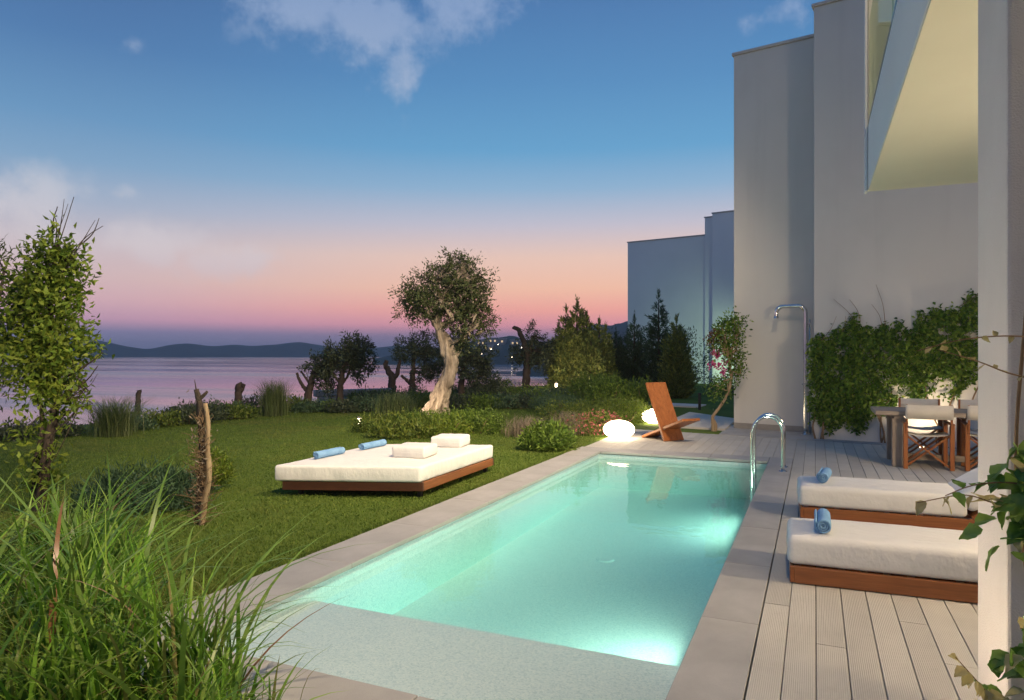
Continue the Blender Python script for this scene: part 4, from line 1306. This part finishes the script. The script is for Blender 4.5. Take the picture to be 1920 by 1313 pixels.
# ---- dead pole with dry vine
dp = empty('dead_trunk', (-5.22, 4.70, 0), 0, 'thin pale dead tree trunk wrapped in dry twigs on the lawn', 'tree stump')
link('trunk', Geo().add(tube_geo(bez([rf(-.03, -.1), rf(.0, .2), rf(.045, .45), rf(.03, .75), rf(.035, .95), rf(.01, 1.14)], 30), np.linspace(.029, .019, 30), 12, .12)).mesh('trunk'), M['dry'], dp, True)
link('dark_limb', Geo().add(tube_geo(bez([rf(-.07, -.1, .03), rf(-.05, .3, .03), rf(-.03, .7, .04), rf(-.05, 1.05, .03), rf(-.055, 1.20), rf(-.075, 1.27)], 24), np.linspace(.04, .022, 24), 10, .15))
     .add(tube_geo(bez([rf(-.055, 1.17), rf(-.01, 1.21), rf(.03, 1.25)], 8), np.linspace(.022, .012, 8), 8, .1)).add(tube_geo(bez([rf(-.07, 1.24), rf(-.08, 1.3), rf(-.09, 1.36)], 6), np.linspace(.008, .003, 6), 5)).mesh('dark_limb'), M['bark'], dp, True)
g = Geo()
for k in range(260):
    z = rng.random() * 1.05
    b = rf(rng.normal() * .03 - .02, z, rng.normal() * .03)
    out_ = unit(rng.normal(size=(1, 3)))[0] * [1, 1, .6] * (.05 + .22 * rng.random() * (1.25 - z)) + [0, 0, .08]
    g.add(tube_geo(bez([b, b + out_ * .6 + rng.normal(size=3) * .02, b + out_], 5), np.linspace(.0032, .0014, 5), 4, 0, False))
link('dry_twig', g.mesh('dry_twig'), M['twig'], dp)
V, F = leaf_geo(rf(-.03, .55) + rng.normal(size=(160, 3)) * [.05, .05, .3], rng.normal(size=(160, 3)), .05, .016)
link('dry_leaf', np_mesh('dry_leaf', V, F), M['grass_dry'], dp)['kind'] = 'stuff'

# ---- shrubs
def ell(r, f, z, a, b, c=None):
    return (rf(r, z, f), (a, a if c is None else c, b), 1.0)
# round bed round the old olive: separate mounds
bed = [((-8.45, 12.2), .42, .36, 'leaf_hedge', 'low shrub by the bright spotlight in the round bed'), ((-8.1, 12.75), .5, .42, 'leaf_hedge', 'shrub at the left back of the round bed below the olive trunk'),
       ((-7.55, 11.55), .44, .38, 'leaf_hedge', 'pale tipped shrub at the left front of the round bed'), ((-7.1, 11.8), .46, .40, 'leaf_hedge', 'pale tipped shrub in the middle front of the round bed'),
       ((-6.75, 12.1), .44, .42, 'leaf_yellow', 'yellowish shrub at the front right of the round bed'), ((-6.45, 12.9), .55, .56, 'leaf_green', 'tall feathery green shrub at the right end of the round bed'),
       ((-7.0, 13.0), .55, .50, 'leaf_green', 'feathery green shrub right of the olive trunk'), ((-7.6, 12.6), .5, .44, 'leaf_green', 'dark green shrub directly before the olive trunk')]
for (xy, a_, h_, mt, lb) in bed:
    h_ *= .8
    mound('bed_shrub', lb, (xy[0] + .22, xy[1] - .5, 0), [ell(0, 0, h_ * .42, a_, h_ * .62), ell(a_ * .5, .1, h_ * .35, a_ * .6, h_ * .5), ell(-a_ * .5, 0, h_ * .35, a_ * .55, h_ * .5)], 230, 11, .07, .022, M[mt], .05, .9, .75, 'shrub', 'shrubs in the round bed')
tree_grass = []
def tuft(name, label, loc, n, h, spread, w, m, reach=.35, cat='grass tuft', group=None, base_r=.12, segs=4, droop=.2):
    r = empty(name, loc, 0, label, cat, group)
    B = np.stack([rng.normal(size=n) * base_r, rng.normal(size=n) * base_r, np.full(n, -.01)], 1)
    az = rng.random(n) * 2 * np.pi
    H = h * (.35 + .7 * rng.random(n) ** .8); R = reach * h * (.1 + 1.1 * rng.random(n)) * spread * (.5 + .5 * H / h)
    V, F = blade_geo(B, H, R, az, w * (.7 + .6 * rng.random(n)), segs, droop)
    o = link('blade_tuft', np_mesh('blade_tuft', V, F), M[m], r)
    o['kind'] = 'stuff'
    return r
tuft('grass_tuft', 'tall dark grass tuft at the lawn edge before the low pruned olive', (-13.0, 13.95, 0), 1100, 1.22, .9, .010, 'grass_clump', .5, group='ornamental grass tufts', base_r=.13)
tuft('grass_tuft', 'spreading grass tuft at the lawn edge behind the young tree', (-12.5, 9.1, 0), 950, 1.02, 1.2, .010, 'grass_clump', .75, group='ornamental grass tufts', base_r=.14)
tuft('grass_tuft', 'green grass tuft left of the old olive trunk', (-9.8, 14.8, 0), 900, .85, 1.0, .011, 'grass_clump', .6, group='ornamental grass tufts', base_r=.22)
tuft('dry_grass_tuft', 'pale dry feathery grass left of the pink flowers', (-5.15, 12.45, 0), 700, .50, 1.1, .008, 'grass_dry', .6, group='pale dry grass tufts', base_r=.2)
tuft('dry_grass_tuft', 'pale dry feathery grass directly behind the round green bush', (-4.5, 12.9, 0), 600, .62, .8, .008, 'grass_dry', .4, group='pale dry grass tufts', base_r=.14)

mound('round_bush', 'round bright green bush by the far left pool corner', (-4.12, 10.75, 0), [ell(0, 0, .17, .34, .24), ell(.22, .05, .14, .24, .2), ell(-.2, .0, .13, .25, .19), ell(.05, -.15, .2, .22, .2)], 420, 9, .085, .026, M['leaf_green'], .04, .7, .8, 'bush')
mound('flowering_bush', 'low bush full of pink flowers behind the glowing egg lamp', (-3.98, 13.2, 0), [ell(0, 0, .16, .48, .28), ell(.35, .25, .16, .35, .26), ell(-.4, -.1, .14, .35, .24), ell(.1, .3, .2, .4, .26)], 330, 9, .05, .02, M['leaf_hedge'], .05, .4, .75, 'bush', None, 8, (M['flower_pink'], 420, .034))
for (x, y, a_, h_, lb, mt) in [(-5.2, 15.1, .7, .46, 'clipped green hedge mound behind the pink flowers on the left', 'leaf_hedge'), (-4.55, 15.0, .65, .50, 'clipped green hedge mound directly behind the pink flowers', 'leaf_hedge'),
                               (-4.0, 15.35, .6, .52, 'bright lit hedge mound beside the second egg lamp', 'leaf_yellow'), (-4.25, 16.1, .6, .5, 'hedge mound behind the second egg lamp', 'leaf_hedge'),
                               (-5.9, 16.7, .65, .42, 'low hedge mound at the far lawn edge below the pale leafy bush', 'leaf_blue'), (-6.6, 18.0, .7, .42, 'blue green low hedge at the far lawn edge', 'leaf_blue')]:
    mound('hedge', lb, (x, y, 0), [ell(0, 0, h_ * .45, a_, h_ * .58), ell(a_ * .45, .1, h_ * .42, a_ * .6, h_ * .55), ell(-a_ * .45, .05, h_ * .42, a_ * .6, h_ * .55)], 360, 10, .055, .018, M[mt], .05, .8, .8, 'hedge', 'hedge mounds behind the pool')
for (x, y, h_, lb) in [(-5.45, 19.3, 1.0, 'pale leafy bush lit from below in front of the conifers'), (-6.2, 20.0, 1.05, 'loose leafy bush left of the lit one before the wide conifer'), (-4.75, 19.9, .8, 'loose low bush right of the lit leafy one')]:
    mound('leafy_bush', lb, (x, y, 0), [ell(0, 0, h_ * .5, .5, h_ * .52), ell(.3, 0, h_ * .4, .4, h_ * .42), ell(-.3, .1, h_ * .42, .4, h_ * .45)], 330, 9, .085, .032, M['leaf_green'], .09, .9, .6, 'bush', 'leafy bushes before the conifers', 14)
# belts of shrubs between lawn and shore: each shrub its own
belt = [(-13.7, 7.6, .5, .45), (-13.5, 8.4, .5, .42), (-13.3, 9.9, .5, .4), (-13.5, 10.7, .6, .5), (-13.25, 11.5, .55, .62), (-13.6, 12.2, .6, .66), (-13.3, 12.9, .45, .42), (-13.9, 13.1, .6, .5), (-14.0, 14.5, .6, .5), (-13.6, 15.2, .5, .42),
        (-12.75, 15.1, .4, .24), (-12.4, 15.6, .3, .2), (-11.75, 15.4, .5, .30), (-11.3, 15.9, .55, .46), (-11.8, 16.7, .6, .55), (-12.4, 17.2, .6, .5), (-10.9, 17.0, .6, .6), (-10.5, 17.8, .6, .5), (-9.6, 17.9, .55, .44), (-9.0, 18.2, .55, .42), (-8.4, 18.6, .55, .45),
        (-7.8, 18.9, .55, .4), (-7.2, 19.0, .5, .45), (-9.4, 19.4, .8, .7), (-8.6, 19.9, .8, .65), (-10.9, 20.9, .9, .75), (-9.75, 21.0, .55, 1.05), (-8.0, 21.0, .8, .55), (-7.3, 21.9, .8, .6), (-12.2, 19.2, .8, .6), (-13.2, 18.6, .7, .5), (-9.4, 22.8, .9, .6), (-11.6, 22.6, .9, .6), (-6.9, 23.4, .8, .7), (-5.6, 23.2, .7, .6), (-7.9, 22.2, .5, .5)]
look = ['dark evergreen shrub', 'low green shrub', 'small leaved dark shrub', 'mid green rounded shrub']
belt.sort(key=lambda q: math.atan2(q[0], q[1]))
_cnt = {}
for k, (x, y, a_, h_) in enumerate(belt):
    side = 'along the seaward lawn edge' if y < 15 else ('between the lawn and the olives' if x < -10.2 else 'in the shrub belt below the conifers')
    h_ *= .52 if y < 13.5 else .72
    mt = ['leaf_dark', 'leaf_hedge', 'leaf_blue', 'leaf_green'][k % 4] if y > 14.5 else ['leaf_dark', 'leaf_dark', 'leaf_blue', 'leaf_hedge'][k % 4]
    _cnt[side] = _cnt.get(side, 0) + 1
    mound('shrub', '%s rounded evergreen shrub from the left %s' % (ORD[_cnt[side] - 1], side), (x, y, 0), [ell(0, 0, h_ * .42, a_, h_ * .6), ell(a_ * .5, .1, h_ * .36, a_ * .6, h_ * .5), ell(-a_ * .5, 0, h_ * .36, a_ * .6, h_ * .5)], 210, 10, .085, .03, M[mt], .07, .8, .7, 'shrub', 'rounded shrubs ' + side, 6)
mound('juniper_bush', 'low spreading dark juniper on the lawn behind the tall foreground grass', (-6.45, 5.0, 0), [ell(0, 0, .12, .52, .24), ell(.35, 0, .1, .35, .18), ell(-.35, 0, .1, .35, .18)], 420, 12, .085, .014, M['leaf_conifer_d'], .05, 1.1, .7, 'bush')
mound('small_bush', 'small round yellowish bush left of the dead trunk', (-6.55, 5.95, 0), [ell(0, 0, .18, .24, .22), ell(.05, .05, .24, .18, .18)], 220, 9, .06, .018, M['leaf_yellow'], .03, .8, .8, 'bush')
mound('shrub', 'dark clipped shrub against the distant villa wall', (-2.9, 28.0, 0), [ell(0, 0, .35, .9, .5), ell(.6, 0, .3, .7, .45), ell(-.6, 0, .3, .6, .4)], 260, 10, .1, .03, M['leaf_dark'], .08, .7, .75, 'shrub')
mound('hedge', 'tall dark hedge behind the slim conifers', (-7.6, 33.5, 0), [ell(0, 0, 1.4, 1.6, 1.5), ell(1.8, 0, 1.3, 1.4, 1.4), ell(-1.6, 0, 1.2, 1.4, 1.3)], 520, 10, .16, .05, M['leaf_dark'], .14, .6, .75, 'hedge')

# ---- bougainvillea by the villa corner
BV = (-1.93, 14.74, 0)
limbs = [([rf(0, -.05), rf(-.02, .18), rf(.0, .32), rf(.12, .48), rf(.28, .75), rf(.36, 1.1), rf(.33, 1.5)], .038, .02), ([rf(.05, -.05), rf(.03, .12), rf(-.01, .3), rf(.14, .52), rf(.33, .85), rf(.4, 1.25)], .028, .015), ([rf(.02, -.05), rf(.06, .1), rf(.0, .25)], .03, .02)]
lob = [L3(.42, 2.2, 0, .24, .22), L3(.3, 1.95, 0, .28, .22), L3(.2, 2.1, 0, .2, .18), L3(.4, 1.65, 0, .22, .28), L3(.46, 1.3, 0, .17, .25), L3(.12, 1.75, 0, .16, .2), L3(.25, .95, .1, .22, .22, .2, .6), L3(.05, .8, .1, .2, .18, .2, .5)]
bv = tree('bougainvillea', 'leafy bougainvillea with magenta flowers and twisted stems at the villa corner', BV, limbs, lob, 330, 8, .07, .034, M['leaf_ivy'], M['dry'], .06, .2, .3, .12, 40, .1, cat='climber')
for q in [(.02, 1.62), (.09, 1.58), (.12, 1.35), (-.02, 1.38), (.2, 1.22), (.26, 1.42)]:
    fl = rf(*q) + rng.normal(size=(40, 3)) * .035
    V, F = leaf_geo(fl, rng.normal(size=fl.shape), .05, .042)
    link('flower_cluster', np_mesh('flower_cluster', V, F), M['flower_magenta'], bv)
V, F = crown_geo([L3(.02, 1.9, 0, .12, .2), L3(.1, 2.0, 0, .14, .12)], 50, 7, .06, .03, .05)
link('red_foliage', np_mesh('red_foliage', V, F), M['leaf_red'], bv)

# ---- climber on the house wall
cv = empty('climbing_vine', (PB[0], PB[1], 0), ANG, 'dense green climber covering the lower house wall behind the table', 'climber')
n = 21000
s = rng.random(n * 3) * 3.9 - .08
z = rng.random(n * 3) * 3.0
topz = np.interp(s, [-.1, .15, .4, .75, 1.0, 1.5, 1.9, 2.3, 2.7, 3.2, 3.9], [1.75, 1.95, 2.05, 2.22, 2.05, 2.10, 2.30, 2.45, 2.60, 2.95, 3.1]) + .10 * np.sin(s * 17) * np.sin(s * 7.1)
botz = np.interp(s, [-.1, .1, .5, .8, 1.0, 1.2, 1.5, 1.9, 2.3, 2.7, 3.1, 3.9], [.35, .28, .25, .30, .42, .62, .80, .90, .95, 1.25, 1.05, .9]) + .08 * np.sin(s * 13 + 1)
topz += .07 * np.sin(s * 41) * np.sin(s * 23) + .05 * rng.normal(size=n * 3)
botz += .05 * rng.normal(size=n * 3)
keep = (z < topz) & (z > botz)
# holes where the wall shows
hole = (np.hypot((s - 2.05) / .22, (z - 1.08) / .14) < 1) | (np.hypot((s - 1.42) / .2, (z - .98) / .10) < 1) | (np.hypot((s - 2.55) / .16, (z - 1.95) / .08) < 1)
gapn = np.sin(s * 6.1 + 2 * np.sin(z * 4.3)) * np.sin(z * 7.7 + 1.7 * np.sin(s * 3.1 + 1)) + .5 * np.sin(s * 17 + z * 13)
keep &= (gapn > -.72) | (rng.random(n * 3) < .30)
keep &= ~hole | (rng.random(n * 3) < .12)
s, z = s[keep][:n], z[keep][:n]
ed = np.minimum(1, np.minimum(topz[keep][:n] - z, z - botz[keep][:n]) / .35)
bulge = .05 + .11 * ed * (.8 + .2 * np.sin(s * 5.3 + z * 4.1) * np.sin(z * 6.7 - s * 2.2))
P = np.stack([s, -bulge * (.35 + .65 * rng.random(len(s))), z], 1)
D = np.stack([rng.normal(size=len(s)) * .8, -.12 - .3 * rng.random(len(s)), -.45 + rng.normal(size=len(s)) * .5], 1)
hint = np.tile([0, -1.0, .45], (len(s), 1))
V, F = leaf_geo(P, D, .082 * (.4 + .85 * rng.random(len(s))), .04 * (.6 + .7 * rng.random(len(s))), .2, hint, .95)
link('foliage', np_mesh('foliage', V, F), M['leaf_ivy'], cv)
g = Geo()
for (a0, b0, zt) in [(.05, .1, .6), (.12, .25, .7), (.18, .45, .6), (1.12, 1.05, .9), (1.15, 1.3, .95), (1.2, 1.0, .8), (2.0, 1.8, 1.2), (2.02, 2.3, 1.3), (2.3, 2.7, 1.4), (2.9, 2.8, 1.3)]:
    p_ = [(a0, -.06, -.05), (a0 + rng.normal() * .05, -.08, .2), ((a0 + b0) / 2 + rng.normal() * .05, -.06, zt * .6), (b0, -.05, zt), (b0 + rng.normal() * .2, -.04, zt + .5)]
    g.add(tube_geo(bez(p_, 20), np.linspace(.018, .007, 20), 7, .15, False))
for (a0, z0, a1, z1) in [(.75, 2.15, .35, 2.62), (.8, 2.2, .62, 2.6), (1.2, 2.1, 1.05, 2.85), (1.15, 2.1, .98, 2.5), (.15, 1.85, .4, 2.3), (.5, 2.0, .55, 2.3), (2.3, 2.4, 2.7, 2.75)]:
    p_ = [(a0, -.08, z0), ((a0 + a1) / 2 + .04, -.1, (z0 + z1) / 2), (a1, -.05, z1)]
    g.add(tube_geo(bez(p_, 10), np.linspace(.006, .003, 10), 5, 0, False))
link('stem', g.mesh('stem'), M['twig'], cv, True)

# ---- creeper on the pillar: big leaves, each its own
def big_leaf_mesh(k):
    r = random.Random(k)
    nu, nw = 9, 4
    V = []; F = []
    for i_ in range(nu + 1):
        u = i_ / nu
        hw = .40 * math.sin(math.pi * min(1, u ** .72)) * (1 - .25 * u) * (1 + .10 * math.sin(u * 22)) + .004
        for j_ in range(-nw, nw + 1):
            v = j_ / nw
            V.append((u, v * hw, .10 * abs(v) * hw * 3 - .32 * u * u * (.6 + .4 * r.random() * 0) + .03 * math.sin(u * 9 + v * 3 + k)))
    w_ = 2 * nw + 1
    for i_ in range(nu):
        for j_ in range(2 * nw):
            F.append((i_ * w_ + j_, (i_ + 1) * w_ + j_, (i_ + 1) * w_ + j_ + 1, i_ * w_ + j_ + 1))
    me = np_mesh('leaf', V, F)
    me.polygons.foreach_set('use_smooth', [True] * len(me.polygons))
    return me
def solid_leaf(name, a, b, tr_=.3):
    m, t, out = new_mat(name)
    oi = t.n('ShaderNodeObjectInfo'); tcx = t.n('ShaderNodeTexCoord')
    nn = t.noise(tcx.outputs['Object'], 7, 4, .6)
    col = t.ramp(t.m('ADD', t.m('MULTIPLY', oi.outputs['Random'], .65), t.m('MULTIPLY', nn, .35)), [(.15, a), (.85, b)])
    p = principled(t, col, .35, .4)
    tl = t.n('ShaderNodeBsdfTranslucent'); t.l(col, tl.inputs[0])
    mx = t.n('ShaderNodeMixShader'); mx.inputs[0].default_value = tr_
    t.l(p.outputs[0], mx.inputs[1]); t.l(tl.outputs[0], mx.inputs[2]); t.l(mx.outputs[0], out.inputs[0])
    return m
M['creeper'] = solid_leaf('creeper_leaf', c4(.07, .17, .022), c4(.21, .32, .06))
M['creeper_pale'] = solid_leaf('creeper_leaf_pale', c4(.30, .27, .10), c4(.48, .40, .18))
leafv = [big_leaf_mesh(k) for k in range(4)]
leafp = [me.copy() for me in leafv]
for me in leafv: me.materials.append(M['creeper'])
for me in leafp: me.materials.append(M['creeper_pale'])
pc = empty('pillar_creeper', (.615, 2.86, 0), 0, 'large leaved green creeper hanging on the near side of the stucco pillar', 'climber')
def put_leaf(p, size, d, roll, pale=False):
    o = bpy.data.objects.new('leaf', random.choice(leafp if pale else leafv))
    C.objects.link(o); o.parent = pc
    o.location = p
    q = Vector(d).to_track_quat('X', 'Z')
    o.rotation_euler = (q @ Matrix.Rotation(roll, 3, 'X').to_quaternion()).to_euler()
    o.scale = (size, size, size)
stems = Geo()
# positions relative to the pillar's near face (x from its left edge region, z height)
clusters = [(.04, 1.25, 10, .06), (.02, 1.15, 14, .07), (.03, 1.03, 11, .06), (.03, .95, 6, .05), (.055, .70, 3, .03), (.03, .56, 10, .06), (.0, .45, 15, .08), (.03, .34, 8, .06)]
for (cx, cz, cnt, sp_) in clusters:
    for _ in range(int(cnt * 1.5)):
        p = Vector((cx + random.gauss(0, sp_ * .6), -.02 - random.random() * .10, cz + random.gauss(0, sp_ * .7)))
        d = Vector((random.gauss(-.25, .7), random.gauss(-.5, .4), random.gauss(-.45, .5)))
        put_leaf(p, random.uniform(.065, .10), d, random.uniform(-.8, .8), random.random() < .08)
def sprig(pts, n_leaf, size, pale, r0=.0035):
    pth = bez(pts, 18)
    stems.add(tube_geo(pth, np.linspace(r0, .0014, 18), 6, 0, False))
    for k in range(n_leaf):
        q = pth[int(3 + (14) * (k + .5) / n_leaf)]
        d = Vector((random.gauss(-.4, .5), random.gauss(-.3, .4), random.gauss(-.1, .7)))
        put_leaf(Vector(q), random.uniform(.6, 1.1) * size, d, random.uniform(-1, 1), pale)
sprig([(.10, -.04, 1.655), (-.05, -.10, 1.66), (-.18, -.16, 1.645), (-.30, -.2, 1.61)], 6, .030, True)
sprig([(.12, -.04, 1.50), (-.02, -.10, 1.535), (-.12, -.16, 1.575), (-.24, -.2, 1.615)], 7, .035, True)
sprig([(.05, -.04, 1.10), (-.06, -.10, 1.10), (-.16, -.16, 1.13), (-.30, -.2, 1.10)], 9, .055, True)
sprig([(.03, -.04, 1.16), (-.05, -.10, 1.17), (-.14, -.15, 1.16), (-.22, -.2, 1.13)], 6, .06, False)
sprig([(.0, -.04, .42), (-.08, -.10, .46), (-.13, -.14, .52), (-.19, -.2, .60)], 10, .05, True)
sprig([(.0, -.04, .38), (-.06, -.10, .42), (-.12, -.14, .43), (-.18, -.2, .40)], 9, .05, True)
for a_ in ((.10, .0), (.16, .1), (.05, -.05)):
    stems.add(tube_geo(bez([(a_[0], .0, -.05), (a_[0] + .02, .01, .6), (a_[0] - .03, .01, 1.2), (a_[0], .0, 1.8), (a_[0] + .05, .01, 2.6)], 24), .006, 6, 0, False))
link('stem', stems.mesh('stem'), M['twig'], pc, True)

# ---- tall foreground grass: clumps with their nearest blades as parts
def blade_variant(k):
    r = np.random.default_rng(100 + k)
    V, F = blade_geo(np.zeros((1, 3)), np.array([1.0]), np.array([.25 + .5 * r.random()]), np.array([0.0]), np.array([.021]), 10, .10 + .40 * r.random(), .4)
    Vm = V.reshape(11, 2, 3)
    Vm[:, :, 1] += (np.linspace(0, 1, 11) ** 2 * r.normal() * .10)[:, None]
    me = np_mesh('blade', Vm.reshape(-1, 3), F)
    me.polygons.foreach_set('use_smooth', [True] * len(me.polygons))
    return me
bladev = [blade_variant(k) for k in range(10)]
for me in bladev: me.materials.append(solid_leaf('lemongrass', c4(.08, .18, .02), c4(.24, .35, .07), .35) if me is bladev[0] else bladev[0].materials[0])
bladed = [me.copy() for me in bladev[:5]]
M['blade_dry'] = solid_leaf('dry_blade', c4(.22, .10, .04), c4(.42, .30, .14), .3)
for me in bladed: me.materials.clear(); me.materials.append(M['blade_dry'])
clumps = [((-2.55, 2.12), 1.0, 'foreground lemongrass clump nearest the pool corner'), ((-3.05, 2.05), 1.12, 'foreground lemongrass clump second from the pool corner'), ((-3.95, 2.75), 1.0, 'foreground lemongrass clump left of the coping'),
          ((-3.55, 1.65), 1.08, 'foreground lemongrass clump at the bottom left'), ((-4.35, 2.15), 1.12, 'foreground lemongrass clump at the far left edge'), ((-2.75, 1.72), .80, 'low foreground lemongrass clump at the bottom edge'), ((-4.5, 2.9), .95, 'foreground lemongrass clump in front of the young tree'), ((-2.15, 1.95), .62, 'small lemongrass clump overhanging the near coping')]
for k, ((x, y), h_, lb) in enumerate(clumps):
    r = empty('lemongrass_clump', (x, y, 0), 0, lb, 'grass clump', 'foreground lemongrass clumps')
    nb = 190
    B = np.stack([rng.normal(size=nb) * .13, rng.normal(size=nb) * .13, np.full(nb, -.02)], 1)
    V, F = blade_geo(B, h_ * (.45 + .6 * rng.random(nb)), h_ * (.08 + .62 * rng.random(nb) ** 1.4), rng.random(nb) * 6.283, .017 * (.6 + .7 * rng.random(nb)), 7, .12 + .42 * rng.random(nb))
    o = link('blade_mass', np_mesh('blade_mass', V, F), M['grass_blade'], r, True)
    o['kind'] = 'stuff'
    for q in range(34):
        o = bpy.data.objects.new('blade', random.choice(bladed if random.random() < .05 else bladev))
        C.objects.link(o); o.parent = r
        o.location = (random.gauss(0, .12), random.gauss(0, .12), -.02)
        o.rotation_euler = (0, 0, random.uniform(0, 6.283))
        s_ = h_ * random.uniform(.6, 1.25)
        o.scale = (s_ * random.uniform(.8, 1.3), s_ * 1.1, s_)

# ---- mown lawn
n = 330000
# denser near the camera
u = rng.random(n); yy = 2.3 + 17.5 * u ** 1.7
xx = -3.72 - 10.6 * rng.random(n) ** 1.15
sel = (xx > shore_x(yy) + .6)
xx, yy = xx[sel], yy[sel]
ne = 4200
xx = np.concatenate([xx, -3.70 - .05 * rng.random(ne) ** 1.5]); yy = np.concatenate([yy, 2.35 + 9.0 * rng.random(ne)])
k = len(xx)
zz = ground_z(xx, yy) - .004
zz[-ne:] = -.02
h = .014 + .016 * rng.random(k)
h[-ne:] *= 1.0 + 1.3 * rng.random(ne)
w = .0045 + .0022 * rng.random(k) + .00032 * yy
a_ = rng.random(k) * 6.283; ln = h * (.3 + .7 * rng.random(k)); la = rng.random(k) * 6.283
V = np.stack([np.stack([xx - np.cos(a_) * w, yy - np.sin(a_) * w, zz], 1), np.stack([xx + np.cos(a_) * w, yy + np.sin(a_) * w, zz], 1), np.stack([xx + np.cos(la) * ln, yy + np.sin(la) * ln, zz + h], 1)], 1).reshape(-1, 3)
lg = link('lawn_grass', np_mesh('lawn_grass', V, np.arange(3 * k).reshape(-1, 3)), M['lawn_blade'])
tag(lg, 'short mown green grass covering the lawn beside the pool', 'grass', kind='stuff')

# ---- houses and lamps on the far headland
for k, (px, py, d, wd) in enumerate([(905, 641, 398, 6), (925, 637, 402, 6), (938, 638, 402, 7), (915, 651, 388, 6), (968, 641, 398, 6), (1002, 649, 388, 6)]):
    r_ = (px - 960) / 1286 * d
    p = Rv * r_ + Fv * d
    zt = 1.6 - (py - 664) * d / 1286
    r = empty('hillside_house', (p[0], p[1], zt - 3.0), rad(YAW) + random.uniform(-.4, .4), '%s tiny lit house from the left on the far headland' % ['first', 'third', 'fourth', 'second', 'fifth', 'sixth'][k], 'house', 'houses on the far headland')
    box('wall', (0, 0, 1.2), (wd, 6, 5.4), M['skirt'], r)
    box('roof', (0, 0, 4.0), (wd + .4, 6.4, .3), M['cap'], r)
    for q in range(2):
        box('window', (-wd * .22 + q * wd * .44, -3.03, 2.2), (1.0, .1, 1.1), M['window_glow'], r)
for k, (px, py, d) in enumerate([(885, 668, 372), (903, 664, 374), (921, 655, 382), (934, 646, 390), (960, 670, 370), (978, 652, 384), (1018, 637, 402)]):
    r_ = (px - 960) / 1286 * d
    p = Rv * r_ + Fv * d
    zt = 1.6 - (py - 664) * d / 1286
    r = empty('street_lamp', (p[0], p[1], zt - 5), 0, '%s tiny street lamp from the left on the far headland' % ORD[k], 'lamp', 'street lamps on the far headland')
    link('post', Geo().add(tube_geo([(0, 0, -8), (0, 0, 0), (0, 0, 4.8)], .08, 6)).mesh('post'), M['black'], r)
    bm = bmesh.new(); bmesh.ops.create_icosphere(bm, subdivisions=2, radius=.2, matrix=Matrix.Translation((0, 0, 5.0)))
    link('globe', bm_mesh('globe', bm), M['spot_glow'], r)

# ---- evening haze over the bay
hz_m, t, out = new_mat('haze_air')
pv = t.n('ShaderNodeVolumePrincipled')
pv.inputs['Color'].default_value = (.90, .92, 1.0, 1)
pv.inputs['Density'].default_value = 0.00034
t.l(pv.outputs[0], out.inputs['Volume'])
hz = box('haze', (0, 0, 18.5), (5200, 5200, 55), hz_m)
tag(hz, 'thin bluish evening haze over the bay and the far hills', 'haze', kind='stuff')
